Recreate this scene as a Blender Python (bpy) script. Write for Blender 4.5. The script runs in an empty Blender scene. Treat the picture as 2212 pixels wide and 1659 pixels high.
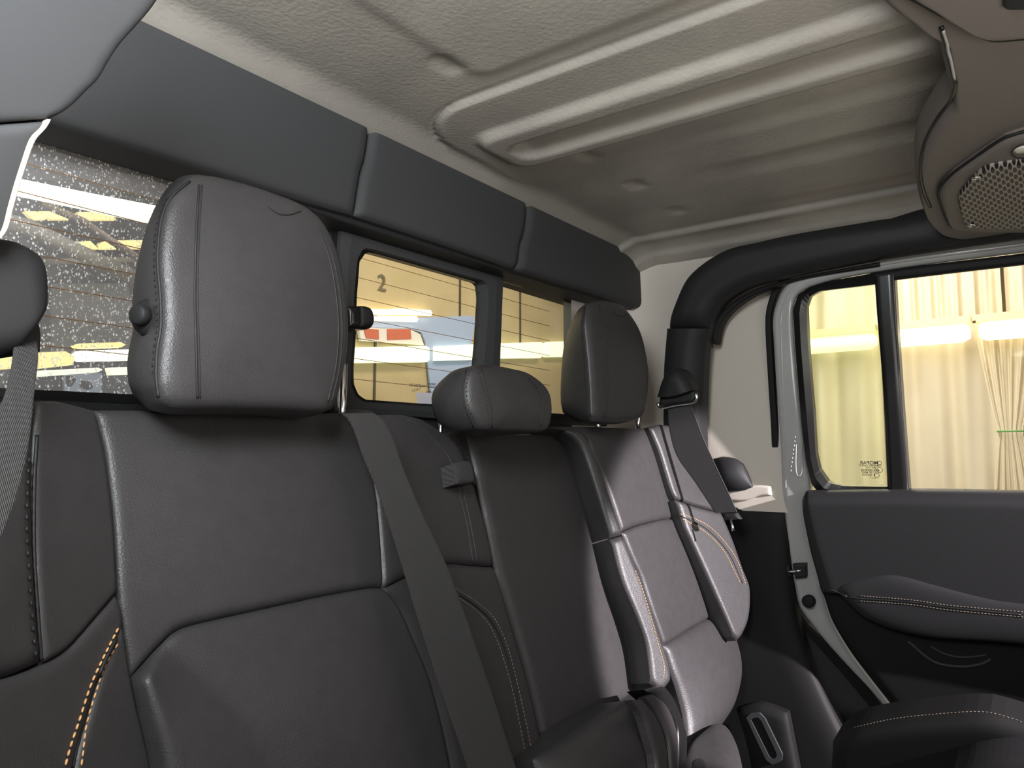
import bpy, bmesh, math, random
from mathutils import Vector, Matrix
from mathutils.bvhtree import BVHTree
random.seed(4)
C = bpy.context.scene.collection
Z0 = 1.45                                   # eye height above the hall floor; the scene is laid out from the eye and lifted at the end
# ---------------------------------------------------------------- camera
FOC = 1602.0
_fx, _fy = .807, .5905
_n = math.hypot(_fx, _fy); _fx /= _n; _fy /= _n
_p = math.radians(5.47); _cp, _sp = math.cos(_p), math.sin(_p)
cam = bpy.data.cameras.new('camera'); camo = bpy.data.objects.new('camera', cam); C.objects.link(camo)
cam.sensor_width = 36; cam.lens = 36 * FOC / 2212; cam.clip_start = .01; cam.clip_end = 200
F = Vector((_fx * _cp, _fy * _cp, _sp)); R = Vector((_fy, -_fx, 0)); U = R.cross(F)
camo.matrix_world = Matrix(((R.x, U.x, -F.x, 0), (R.y, U.y, -F.y, 0), (R.z, U.z, -F.z, Z0), (0, 0, 0, 1)))
bpy.context.scene.camera = camo
vs = bpy.context.scene.view_settings
vs.view_transform = 'Standard'; vs.look = 'None'; vs.gamma = 1; vs.use_curve_mapping = False; vs.exposure = 0.0
# ---------------------------------------------------------------- world and lights
w = bpy.data.worlds.new('world'); bpy.context.scene.world = w; w.use_nodes = True
w.node_tree.nodes['Background'].inputs[0].default_value = (1, .93, .84, 1)
w.node_tree.nodes['Background'].inputs[1].default_value = .24
def light(name, kind, loc, aim, power, color=(1, 1, 1), size=.5, sizey=None, **k):
    l = bpy.data.lights.new(name, kind); l.energy = power; l.color = color
    if kind == 'AREA':
        l.size = size
        if sizey: l.shape = 'RECTANGLE'; l.size_y = sizey
    for a, b in k.items(): setattr(l, a, b)
    o = bpy.data.objects.new(name, l); C.objects.link(o); o.location = loc
    o.rotation_euler = (Vector(aim) - Vector(loc)).to_track_quat('-Z', 'Y').to_euler()
    return o
light('work_lamp', 'SPOT', (1.15, -1.9, .62), (1.53, .58, -.355), 980, (1, .92, .97), spot_size=math.radians(19.6), spot_blend=.20, shadow_soft_size=.02)
light('windscreen_daylight', 'AREA', (1.2, -1.9, .35), (1.5, .3, .15), 6, (1, .9, .85), 1.0, .5)
light('left_glare_fill', 'AREA', (-.10, .18, .36), (.33, .8, .40), 13, (.93, .97, 1), .35, .25)  # added fill standing in for lens glare at the upper left
light('roof_fill', 'AREA', (.35, -.35, -.02), (.42, -.25, .6), 7, (1, .95, .86), .9, .5)  # added fill inside the cab, aimed up to brighten the roof lining
light('wall_lamp_glow', 'AREA', (4.7, .8, 2.3), (6, .8, -.1), 175, (1, .92, .80), .3, 4.5)
light('panel_lamp_glow', 'AREA', (5.4, 3.3, 2.3), (5.6, 5.2, .4), 55, (1, .88, .62), 4, .3)
light('hall_lamp_glow', 'AREA', (2.6, 4.6, 2.9), (2.6, 8, 1.0), 45, (.95, .92, 1), 3, .5)
# ---------------------------------------------------------------- pixel rays (for laying out on real planes)
def ray(u, v):
    a = u - 1106.; b = 829.5 - v
    h = FOC * _cp - b * _sp
    return Vector((h * _fx + a * _fy, h * _fy - a * _fx, b * _cp + FOC * _sp)).normalized()
class PL:                                    # plane n.p = d
    def __init__(s, n, d): s.n = Vector(n); s.d = d
    def at(s, u, v): r = ray(u, v); return r * (s.d / s.n.dot(r))
def PY(a, b=0., c=0.): return PL((-c, 1, -b), a)      # y = a + b z + c x
def PX(a, b=0., c=0.): return PL((1, -c, -b), a)      # x = a + b z + c y
def PZ(a, c=0.): return PL((-c, 0, 1), a)             # z = a + c x
# ---------------------------------------------------------------- materials
M = {}
def mat(name, col, rough=.5, metal=0., bump=None, spec=.5, mix=None, emit=0, coat=0):
    m = bpy.data.materials.new(name); m.use_nodes = True; nt = m.node_tree; b = nt.nodes['Principled BSDF']
    b.inputs['Base Color'].default_value = (*col, 1); b.inputs['Roughness'].default_value = rough
    b.inputs['Metallic'].default_value = metal; b.inputs['Specular IOR Level'].default_value = spec
    b.inputs['Coat Weight'].default_value = coat
    if emit:
        b.inputs['Emission Color'].default_value = (*col, 1); b.inputs['Emission Strength'].default_value = emit
    tc = nt.nodes.new('ShaderNodeTexCoord')
    if mix:                                  # (second colour, noise scale, low, high)
        n = nt.nodes.new('ShaderNodeTexNoise'); n.inputs['Scale'].default_value = mix[1]; n.inputs['Detail'].default_value = 5
        r = nt.nodes.new('ShaderNodeValToRGB'); r.color_ramp.elements[0].position = mix[2]; r.color_ramp.elements[1].position = mix[3]
        r.color_ramp.elements[0].color = (*col, 1); r.color_ramp.elements[1].color = (*mix[0], 1)
        nt.links.new(tc.outputs['Object'], n.inputs['Vector']); nt.links.new(n.outputs['Fac'], r.inputs['Fac'])
        nt.links.new(r.outputs['Color'], b.inputs['Base Color'])
    if bump:                                 # (kind, scale, strength, distance)
        if bump[0] == 'voronoi':
            n = nt.nodes.new('ShaderNodeTexVoronoi'); n.feature = 'DISTANCE_TO_EDGE'; out = n.outputs['Distance']
        elif bump[0] == 'wave':
            n = nt.nodes.new('ShaderNodeTexWave'); n.inputs['Distortion'].default_value = .6; out = n.outputs['Fac']
        else:
            n = nt.nodes.new('ShaderNodeTexNoise'); n.inputs['Detail'].default_value = 4; out = n.outputs['Fac']
        n.inputs['Scale'].default_value = bump[1]
        nt.links.new(tc.outputs['Object'], n.inputs['Vector'])
        bp = nt.nodes.new('ShaderNodeBump'); bp.inputs['Strength'].default_value = bump[2]; bp.inputs['Distance'].default_value = bump[3]
        nt.links.new(out, bp.inputs['Height']); nt.links.new(bp.outputs['Normal'], b.inputs['Normal'])
    M[name] = m; return m
mat('leather', (.042, .040, .041), .44, bump=('voronoi', 360, .38, .0010), mix=((.036, .034, .035), 60, .3, .7))
mat('plastic', (.020, .020, .021), .55, bump=('noise', 700, .2, .0005), spec=.25)
mat('pad', (.044, .045, .047), .62, bump=('noise', 500, .15, .0005), spec=.3)
mat('gloss_black', (.012, .012, .012), .22)
mat('rubber', (.011, .011, .011), .6, spec=.2)
mat('speaker_plastic', (.15, .13, .117), .5, bump=('noise', 420, .3, .0006))
mat('roof', (.43, .40, .35), .46, bump=('noise', 170, .38, .0020), mix=((.36, .335, .30), 9, .35, .65))
mat('side_panel', (.58, .53, .46), .5, bump=('noise', 300, .2, .0006))
mat('paint', (.40, .40, .39), .16, coat=.6, bump=('noise', 40, .05, .001))
mat('chrome', (.8, .8, .8), .15, metal=1)
mat('thread_orange', (.72, .40, .17), .7)
mat('thread_grey', (.19, .15, .12), .7)
mat('seam', (.010, .010, .010), .6)
mat('belt', (.036, .034, .034), .8, bump=('wave', 260, .7, .0012))
mat('cloth', (.80, .72, .58), .9, mix=((.76, .67, .53), 3, .35, .7))
mat('wallboard', (.56, .46, .30), .85, mix=((.49, .40, .25), 2.2, .35, .7))
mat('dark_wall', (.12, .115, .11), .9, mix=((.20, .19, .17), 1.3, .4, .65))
mat('steel_beam', (.20, .15, .11), .7)
mat('pipe', (.34, .31, .25), .6)
mat('lamp_white', (1, .98, .72), .5, emit=2.6)
mat('lamp_green', (.93, 1, .70), .5, emit=1.0)
mat('lamp_warm', (1, .90, .62), .5, emit=2.4)
mat('lamp_yellow', (1, .80, .30), .5, emit=.95)
mat('lamp_body', (.86, .78, .52), .5)
mat('reflection_blue', (.40, .50, .80), .5)
mat('white_film', (.85, .82, .86), .4)
mat('red', (.62, .16, .10), .6); mat('yellow', (.9, .55, .02), .5); mat('ink', (.05, .05, .04), .6)
mat('wire', (.34, .16, .05), .6); mat('wallseam', (.10, .09, .07), .8); mat('concrete', (.3, .29, .27), .8)
mat('board_blue', (.62, .74, .92), .5)
mat('green', (.15, .4, .12), .6); mat('dome', (.75, .70, .64), .3)
def glass(name, tint=(1, 1, 1), gl=.05, drops=False):
    m = bpy.data.materials.new(name); m.use_nodes = True; nt = m.node_tree; nt.nodes.clear()
    o = nt.nodes.new('ShaderNodeOutputMaterial'); t = nt.nodes.new('ShaderNodeBsdfTransparent'); t.inputs[0].default_value = (*tint, 1)
    g = nt.nodes.new('ShaderNodeBsdfGlossy'); g.inputs['Roughness'].default_value = .03
    lw = nt.nodes.new('ShaderNodeLayerWeight'); lw.inputs[0].default_value = .5
    pw = nt.nodes.new('ShaderNodeMath'); pw.operation = 'POWER'; pw.inputs[1].default_value = 4; nt.links.new(lw.outputs['Facing'], pw.inputs[0])
    fr = nt.nodes.new('ShaderNodeMath'); fr.operation = 'MULTIPLY_ADD'; fr.inputs[1].default_value = .5; fr.inputs[2].default_value = .03; nt.links.new(pw.outputs[0], fr.inputs[0])
    mx = nt.nodes.new('ShaderNodeMixShader'); nt.links.new(fr.outputs[0], mx.inputs[0]); nt.links.new(t.outputs[0], mx.inputs[1]); nt.links.new(g.outputs[0], mx.inputs[2])
    last = mx
    if drops:                                # dried water drops on the outer face
        tc = nt.nodes.new('ShaderNodeTexCoord'); mp = nt.nodes.new('ShaderNodeMapping'); mp.inputs['Scale'].default_value = (1, 1, .62)
        v = nt.nodes.new('ShaderNodeTexVoronoi'); v.inputs['Scale'].default_value = 370
        nt.links.new(tc.outputs['Object'], mp.inputs[0]); nt.links.new(mp.outputs[0], v.inputs['Vector'])
        a = nt.nodes.new('ShaderNodeMath'); a.operation = 'LESS_THAN'; nt.links.new(v.outputs['Distance'], a.inputs[0])
        sx = nt.nodes.new('ShaderNodeSeparateColor'); nt.links.new(v.outputs['Color'], sx.inputs[0])
        mu = nt.nodes.new('ShaderNodeMath'); mu.operation = 'MULTIPLY_ADD'; mu.inputs[1].default_value = .40; mu.inputs[2].default_value = -.02
        nt.links.new(sx.outputs[0], mu.inputs[0]); nt.links.new(mu.outputs[0], a.inputs[1])
        d = nt.nodes.new('ShaderNodeBsdfTranslucent'); d.inputs[0].default_value = (1, 1, 1, 1)
        d2 = nt.nodes.new('ShaderNodeBsdfDiffuse'); d2.inputs[0].default_value = (1, 1, 1, 1)
        ad = nt.nodes.new('ShaderNodeAddShader'); nt.links.new(d.outputs[0], ad.inputs[0]); nt.links.new(d2.outputs[0], ad.inputs[1])
        hz = nt.nodes.new('ShaderNodeMath'); hz.operation = 'MULTIPLY_ADD'; hz.inputs[1].default_value = .7; hz.inputs[2].default_value = .10
        nt.links.new(a.outputs[0], hz.inputs[0])
        m2 = nt.nodes.new('ShaderNodeMixShader'); nt.links.new(hz.outputs[0], m2.inputs[0]); nt.links.new(mx.outputs[0], m2.inputs[1]); nt.links.new(ad.outputs[0], m2.inputs[2])
        last = m2
    nt.links.new(last.outputs[0], o.inputs[0]); M[name] = m
glass('glass', (.95, .96, .93)); glass('glass_tint', (.90, .94, .83)); glass('glass_drops', (.92, .93, .95), drops=True)
def grille_mat():
    m = bpy.data.materials.new('grille'); m.use_nodes = True; nt = m.node_tree; b = nt.nodes['Principled BSDF']; b.inputs['Roughness'].default_value = .45
    tc = nt.nodes.new('ShaderNodeTexCoord'); sp = nt.nodes.new('ShaderNodeSeparateXYZ'); nt.links.new(tc.outputs['Object'], sp.inputs[0])
    def mth(op, a, bb=None, c=None):
        n = nt.nodes.new('ShaderNodeMath'); n.operation = op
        for i, q in enumerate((a, bb, c)):
            if q is None: continue
            if isinstance(q, (int, float)): n.inputs[i].default_value = q
            else: nt.links.new(q, n.inputs[i])
        return n.outputs[0]
    P = .0070                                # hexagonal dot lattice: two interleaved rectangular ones
    X = mth('DIVIDE', sp.outputs['X'], .024); Y = mth('DIVIDE', sp.outputs['Y'], .0096)
    def cell(x, y):
        fx = mth('SUBTRACT', mth('FRACT', x), .5); fy = mth('SUBTRACT', mth('FRACT', y), .5)
        return mth('ADD', mth('MULTIPLY', mth('MULTIPLY', fx, fx), .453), mth('MULTIPLY', mth('MULTIPLY', fy, fy), 1.0))
    d = mth('MINIMUM', cell(X, Y), cell(mth('ADD', X, .5), mth('ADD', Y, .5)))
    h = mth('LESS_THAN', d, .058)
    mx = nt.nodes.new('ShaderNodeMix'); mx.data_type = 'RGBA'
    mx.inputs[6].default_value = (.30, .26, .23, 1); mx.inputs[7].default_value = (.012, .012, .012, 1)
    nt.links.new(h, mx.inputs[0]); nt.links.new(mx.outputs[2], b.inputs['Base Color']); M['grille'] = m
grille_mat()
# ---------------------------------------------------------------- object helpers
LOC = {}
def thing(name, label, cat, loc, group=None, kind=None):
    o = bpy.data.objects.new(name, None); C.objects.link(o); o.empty_display_size = .05
    o.location = loc; LOC[o.name] = Vector(loc); o['label'] = label; o['category'] = cat
    if group: o['group'] = group
    if kind: o['kind'] = kind
    return o
def link(name, verts, faces, m, parent=None, smooth=None, label=None, cat=None, kind=None, group=None, origin=None):
    if parent is not None: base = LOC[parent.name]
    elif origin is not None: base = Vector(origin)
    else:
        base = Vector(((min(v[0] for v in verts) + max(v[0] for v in verts)) / 2, (min(v[1] for v in verts) + max(v[1] for v in verts)) / 2, min(v[2] for v in verts)))
    me = bpy.data.meshes.new(name); me.from_pydata([Vector(v) - base for v in verts], [], faces); me.update()
    me.materials.append(M[m] if isinstance(m, str) else m)
    if smooth is not None:
        for p in me.polygons: p.use_smooth = (p.index < smooth)
    o = bpy.data.objects.new(name, me); C.objects.link(o)
    LOC[o.name] = base
    if parent is not None: o.parent = parent
    else: o.location = base
    if label: o['label'] = label
    if cat: o['category'] = cat
    if kind: o['kind'] = kind
    if group: o['group'] = group
    return o
class MB:
    def __init__(s): s.v = []; s.f = []
    def add(s, vs_, fs): b = len(s.v); s.v += [Vector(q) for q in vs_]; s.f += [tuple(i + b for i in q) for q in fs]; return s
    def box(s, c, d, rot=None):
        c = Vector(c); q = []
        for i in range(8):
            p = Vector(((i & 1) - .5, ((i >> 1) & 1) - .5, ((i >> 2) & 1) - .5)); p = Vector((p.x * d[0], p.y * d[1], p.z * d[2]))
            q.append(c + (rot @ p if rot else p))
        return s.add(q, [(0, 2, 3, 1), (4, 5, 7, 6), (0, 1, 5, 4), (2, 6, 7, 3), (0, 4, 6, 2), (1, 3, 7, 5)])
    def tube(s, pts, r, n=8, closed=False):
        pts = [Vector(p) for p in pts]; vs_ = []; fs = []; k = len(pts); up = None
        for i, p in enumerate(pts):
            t = (pts[(i + 1) % k] - pts[i - 1]) if closed else (pts[min(i + 1, k - 1)] - pts[max(i - 1, 0)])
            t.normalize()
            if up is None: up = t.orthogonal().normalized()
            up = (up - t * up.dot(t)); up = up.normalized() if up.length > 1e-6 else t.orthogonal().normalized()
            w_ = t.cross(up); rr = r[i] if isinstance(r, (list, tuple)) else r
            for j in range(n):
                a = 2 * math.pi * j / n; vs_.append(p + up * rr * math.cos(a) + w_ * rr * math.sin(a))
        for i in range(k if closed else k - 1):
            for j in range(n):
                a = i * n + j; b = i * n + (j + 1) % n; c = ((i + 1) % k) * n
                fs.append((a, b, c + (j + 1) % n, c + j))
        if not closed: fs += [tuple(range(n))[::-1], tuple(range((k - 1) * n, k * n))]
        return s.add(vs_, fs)
    def build(s, name, m, parent=None, smooth=True, **k): return link(name, s.v, s.f, m, parent, smooth=(10 ** 9 if smooth else None), **k)
def resample(pts, n, curve=True):
    pts = [Vector(p) for p in pts]
    if curve and len(pts) > 2:
        out = []
        P = [pts[0] * 2 - pts[1]] + pts + [pts[-1] * 2 - pts[-2]]
        for i in range(1, len(P) - 2):
            for j in range(8):
                t = j / 8; a, b, c, d = P[i - 1:i + 3]
                out.append(.5 * ((2 * b) + (c - a) * t + (2 * a - 5 * b + 4 * c - d) * t * t + (3 * b - a - 3 * c + d) * t ** 3))
        out.append(pts[-1]); pts = out
    L = [0]
    for a, b in zip(pts, pts[1:]): L.append(L[-1] + (b - a).length)
    T = L[-1]; res = []; i = 0
    for k in range(n):
        s = (n_s(k, n)) * T
        while i < len(L) - 2 and L[i + 1] < s: i += 1
        d = L[i + 1] - L[i]; res.append(pts[i].lerp(pts[i + 1], 0 if d < 1e-9 else min(1, (s - L[i]) / d)))
    return res
MODE = 'lin'
def n_s(k, n):
    x = k / (n - 1)
    return x if MODE == 'lin' else .35 * x + .65 * (.5 - .5 * math.cos(math.pi * x))
def rnd(d, r):
    q = 1 - min(1, max(0, d) / r); return math.sqrt(max(0, 1 - q * q))
def patch(name, pl, top, right, bottom, left, m, parent=None, roll=.012, rr=.02, dome=0., depth=.05, n=34, edges='lrtb', shape=None, back=None, **kw):
    """cushion: four pixel outlines laid on a plane, rounded at the chosen edges, thick behind"""
    global MODE
    MODE = 'cos'
    def side(px): return resample([pl.at(*q) if not isinstance(q, Vector) else q for q in px], n)
    T, Rr, B, L = side(top), side(right), side(bottom), side(left); MODE = 'lin'
    nrm = pl.n.normalized(); mid = (T[n // 2] + B[n // 2]) / 2
    if nrm.dot(mid) > 0: nrm = -nrm
    bk = Vector(back) if back else -nrm
    c00, c10, c01, c11 = (T[0] + L[0]) / 2, (T[-1] + Rr[0]) / 2, (B[0] + L[-1]) / 2, (B[-1] + Rr[-1]) / 2
    V = []
    for j in range(n):
        t = n_c(j, n)
        for i in range(n):
            s = n_c(i, n)
            p = T[i] * (1 - t) + B[i] * t + L[j] * (1 - s) + Rr[j] * s - (c00 * (1 - s) * (1 - t) + c10 * s * (1 - t) + c01 * (1 - s) * t + c11 * s * t)
            W_ = (L[j] - Rr[j]).length; H_ = (T[i] - B[i]).length
            f = 1.
            if 'l' in edges: f *= rnd(s * W_, rr)
            if 'r' in edges: f *= rnd((1 - s) * W_, rr)
            if 't' in edges: f *= rnd(t * H_, rr)
            if 'b' in edges: f *= rnd((1 - t) * H_, rr)
            h = roll * f + dome * 16 * s * (1 - s) * t * (1 - t)
            if shape: h += shape(s, t) * f
            V.append(p + nrm * h)
    Fc = [(j * n + i, j * n + i + 1, (j + 1) * n + i + 1, (j + 1) * n + i) for j in range(n - 1) for i in range(n - 1)]
    if (V[1] - V[0]).cross(V[n] - V[0]).dot(nrm) < 0: Fc = [q[::-1] for q in Fc]
    ns = len(Fc)
    loop = [i for i in range(n)] + [j * n + n - 1 for j in range(1, n)] + [(n - 1) * n + i for i in range(n - 2, -1, -1)] + [j * n for j in range(n - 2, 0, -1)]
    b0 = len(V); V += [V[i].copy() for i in loop]; b1 = len(V); V += [V[i] + bk * depth for i in loop]; k = len(loop)
    Fc += [(b0 + (i + 1) % k, b0 + i, b1 + i, b1 + (i + 1) % k) for i in range(k)]
    Fc.append(tuple(range(b1, b1 + k)))
    return link(name, V, Fc, m, parent, smooth=ns, **kw)
def n_c(k, n):
    x = k / (n - 1); return .35 * x + .65 * (.5 - .5 * math.cos(math.pi * x))
def surf(objs):
    vs_, fs = [], []
    for o in objs:
        b = len(vs_); base = LOC[o.name] if o.parent is None else LOC[o.name]
        vs_ += [v.co + base for v in o.data.vertices]; fs += [tuple(i + b for i in p.vertices) for p in o.data.polygons]
    return BVHTree.FromPolygons(vs_, fs)
def on(bvh, px, step=6, lift=.0006):
    P = resample([Vector((u, v, 0)) for u, v in px], max(3, int(sum(math.dist(a, b) for a, b in zip(px, px[1:])) / step)))
    out = []
    for q in P:
        r = ray(q.x, q.y); h = bvh.ray_cast(Vector((0, 0, 0)), r)
        if h[0] is None: continue
        nn = h[1] if h[1].dot(r) < 0 else -h[1]
        if out and abs(h[0].length - out[-1][0].length) > .05: continue
        out.append((h[0] + nn * lift, nn))
    return out
def seam(name, bvh, px, parent, r=.0012, m='seam', lift=.0002):
    P = on(bvh, px, lift=lift)
    if len(P) < 3: print('NO SEAM', name, px[0]); return
    return MB().tube([p for p, _ in P], r, 6).build(name, m, parent)
def stitch(bvh, px, parent, m='thread_orange', gap=.0052, ln=.0036, r=.0007, name='stitching'):
    P = on(bvh, px, step=3, lift=r)
    if len(P) < 3: print('NO STITCH', px[0]); return
    L = sum((b[0] - a[0]).length for a, b in zip(P, P[1:])); k = max(4, int(L / gap)); Q = resample([p for p, _ in P], k * 4 + 1, False); b = MB()
    for i in range(k):
        a, c = Q[i * 4], Q[min(i * 4 + 3, len(Q) - 1)]; d = (c - a)
        if d.length < 1e-6: continue
        d = d.normalized(); mid = (a + c) / 2
        b.tube([mid - d * ln / 2, mid - d * ln / 4, mid + d * ln / 4, mid + d * ln / 2], [r * .5, r, r, r * .5], 6)
    return b.build(name, m, parent)
def ring(name, pl, outer, inner, m, parent=None, depth=.02, n=96, lip=0, **kw):
    """flat frame between two closed pixel outlines"""
    def cl(px): return resample([pl.at(*q) for q in px + [px[0]]], n + 1, False)[:-1]
    O, I = cl(outer), cl(inner); nrm = pl.n.normalized()
    if nrm.dot(O[0]) > 0: nrm = -nrm
    mid = [(a + b) / 2 + nrm * lip for a, b in zip(O, I)]
    V = O + mid + I + [p - nrm * depth for p in O] + [p - nrm * depth for p in I]; Fc = []
    for i in range(n):
        j = (i + 1) % n
        Fc += [(i, j, n + j, n + i), (n + i, n + j, 2 * n + j, 2 * n + i), (j, i, 3 * n + i, 3 * n + j), (2 * n + i, 2 * n + j, 4 * n + j, 4 * n + i), (3 * n + j, 3 * n + i, 4 * n + i, 4 * n + j)]
    return link(name, V, Fc, m, parent, **kw)
def poly(name, pl, px, m, parent=None, depth=.01, curve=False, n=60, **kw):
    pts = [pl.at(*q) for q in px]
    if curve: pts = resample(pts + [pts[0]], n + 1)[:-1]
    nrm = pl.n.normalized(); nrm = -nrm if nrm.dot(pts[0]) > 0 else nrm
    k = len(pts); V = pts + [p - nrm * depth for p in pts]
    Fc = [tuple(range(k)), tuple(range(k, 2 * k))[::-1]] + [(i, (i + 1) % k, k + (i + 1) % k, k + i) for i in range(k)]
    o = link(name, V, Fc, m, parent, **kw)
    bm = bmesh.new(); bm.from_mesh(o.data); bmesh.ops.recalc_face_normals(bm, faces=bm.faces)
    big = [f for f in bm.faces if len(f.verts) > 4]
    bmesh.ops.triangulate(bm, faces=big); bm.to_mesh(o.data); bm.free(); return o
def rrect(cx, cy, w_, h, r, n=6):
    out = []
    for k, (sx, sy) in enumerate(((1, 1), (-1, 1), (-1, -1), (1, -1))):
        for i in range(n + 1):
            a = math.pi / 2 * (k + i / n); out.append((cx + sx * (w_ / 2 - r) + r * math.cos(a), cy + sy * (h / 2 - r) + r * math.sin(a)))
    return out
def text(name, s, pl, u, v, h, m, parent, mirror=True, ax=None):
    """flat lettering on a plane at the pixel (u, v); mirrored because it is printed for the other side"""
    cu = bpy.data.curves.new(name, 'FONT'); cu.body = s; cu.size = h; cu.align_x = 'CENTER'; cu.align_y = 'CENTER'; cu.offset = h * .012
    cu.materials.append(M[m]); o = bpy.data.objects.new(name, cu); C.objects.link(o)
    p = pl.at(u, v); base = LOC[parent.name] if parent else Vector((0, 0, 0)); nrm = pl.n.normalized(); nrm = -nrm if nrm.dot(p) > 0 else nrm
    up = (Vector((0, 0, 1)) - nrm * nrm.z).normalized(); x = up.cross(nrm)
    mt = Matrix((x, up, nrm)).transposed().to_4x4()
    if mirror: mt = mt @ Matrix.Diagonal((-1, 1, 1, 1))
    mt.translation = p + nrm * .0008 - base; o.matrix_world = mt
    bpy.context.view_layer.update()
    me = bpy.data.meshes.new_from_object(o.evaluated_get(bpy.context.evaluated_depsgraph_get())); me.materials.clear(); me.materials.append(M[m])
    C.objects.unlink(o); bpy.data.objects.remove(o); o = bpy.data.objects.new(name, me); C.objects.link(o); o.matrix_world = mt
    if parent: o.parent = parent; o.matrix_parent_inverse = Matrix()
    return o

# ================================================================ SETTING : car cabin shell
def sst(a, b, x): t = min(1, max(0, (x - a) / (b - a))); return t * t * (3 - 2 * t)
def sdr(x, y, x0, x1, y0, y1, r):
    cx, cy = (x0 + x1) / 2, (y0 + y1) / 2; qx = abs(x - cx) - (x1 - x0) / 2 + r; qy = abs(y - cy) - (y1 - y0) / 2 + r
    return math.hypot(max(qx, 0), max(qy, 0)) + min(max(qx, qy), 0) - r
def roof_h(x, y):
    h = 0.
    d = sdr(x, y, .748, 1.75, -2, .742, .11)
    h += .007 * sst(.003, -.003, d) * sst(1.12, .95, x) if x < 1.12 else 0
    h += -.0045 * math.exp(-(d / .0035) ** 2) * sst(1.0, .9, x)
    h += .012 * sst(.010, -.010, sdr(x, y, .838, .968, -2, .690, .035))
    h += -.016 * sst(.010, -.008, sdr(x, y, .882, .930, -2, .648, .02))
    h += .006 * sst(.028, -.020, sdr(x, y, 1.055, 1.175, -2, .56, .06)) * sst(.55, .30, y)
    h += .005 * sst(.028, -.020, sdr(x, y, 1.24, 1.40, -2, .56, .06)) * sst(.55, .25, y)
    h += .004 * sst(.012, -.012, sdr(x, y, .40, .712, -2, .575, .03))
    for cx in (.665, 1.005, 1.18, 1.355): h += -.005 * sst(.012, -.008, sdr(x, y, cx - .02, cx + .02, .575, .597, .01))
    h += .010 * sst(1.465, 1.48, x) + .030 * sst(1.50, 1.62, x) + .006 * sst(1.54, 1.555, x)
    h += .020 * sst(.73, .80, y)
    return h
def build_roof():
    nx, ny = 330, 190; x0, x1, y0, y1 = .05, 1.625, -.75, .86; V = []
    for j in range(ny):
        for i in range(nx):
            x = x0 + (x1 - x0) * i / (nx - 1); y = y0 + (y1 - y0) * j / (ny - 1); V.append((x, y, .485 - roof_h(x, y)))
    Fc = [(j * nx + i, (j + 1) * nx + i, (j + 1) * nx + i + 1, j * nx + i + 1) for j in range(ny - 1) for i in range(nx - 1)]
    ns = len(Fc); b = len(V); V += [(x0, y0, .53), (x1, y0, .53), (x1, y1, .53), (x0, y1, .53)]; Fc.append((b, b + 1, b + 2, b + 3))
    for a, c, l in ((b, b + 1, [i for i in range(nx)]), (b + 1, b + 2, [j * nx + nx - 1 for j in range(ny)]), (b + 2, b + 3, [(ny - 1) * nx + i for i in range(nx - 1, -1, -1)]), (b + 3, b, [j * nx for j in range(ny - 1, -1, -1)])):
        Fc.append(tuple([c, a] + l))
    return link('ceiling', V, Fc, 'roof', smooth=ns, kind='structure', label='warm grey moulded hardtop roof lining with pressed ribs')
build_roof()
# side and rear body shell, one profile in plan from behind the rear window round the corner to the door
def plan_wall(name, pts, z0, z1, m, label, bend=None, th=.02):
    n = len(pts); V = []; zs = [z0 + (z1 - z0) * k / 10 for k in range(11)]
    for off in (0, th):
        for z in zs:
            for i, (x, y) in enumerate(pts):
                a = Vector(pts[max(i - 1, 0)]); b = Vector(pts[min(i + 1, n - 1)]); t = (b - a).normalized(); k = bend(z) if bend else 0
                V.append((x + t.y * -off * -1 + (-k if i > n // 3 else -k * i / (n / 3)), y - t.x * off * -1, z))
    Fc = []; q = len(zs) * n
    for l in range(2):
        for k in range(len(zs) - 1):
            for i in range(n - 1):
                a = l * q + k * n + i; f = (a, a + 1, a + n + 1, a + n); Fc.append(f if l == 0 else f[::-1])
    return link(name, V, Fc, m, smooth=10 ** 6, kind='structure', label=label)
corner = [(1.375, .845), (1.42, .845), (1.46, .843)] + [(1.50 + .125 * math.sin(a * math.pi / 18), .72 + .125 * math.cos(a * math.pi / 18)) for a in range(0, 10)] + [(1.627, y) for y in (.68, .62, .56, .50, .46)]
plan_wall('wall_right', corner, -.12, .47, 'side_panel', 'cream grey inner quarter panel behind the open door frame', bend=lambda z: .07 * max(0, z) ** 1.5)
patch('trim_1', PX(1.625), [(1500, 1040), (1560, 1045), (1620, 1075), (1705, 1080)], [(1705, 1080), (1740, 1400), (1990, 1900)], [(1450, 1900), (1700, 1900), (1990, 1900)], [(1500, 1040), (1480, 1300), (1450, 1900)],
      'rubber', roll=.02, rr=.05, depth=.03, kind='structure', label='black lower quarter trim between the seat and the door sill')
patch('trim_2', PX(1.605), [(1560, 1058), (1586, 1060), (1606, 1052), (1640, 1048), (1668, 1050)], [(1668, 1050), (1667, 1070)], [(1575, 1082), (1609, 1082), (1640, 1072), (1667, 1070)], [(1560, 1058), (1575, 1082)],
      'side_panel', roll=.004, rr=.006, depth=.02, n=16, kind='structure', label='cream ledge along the foot of the quarter panel')
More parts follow.
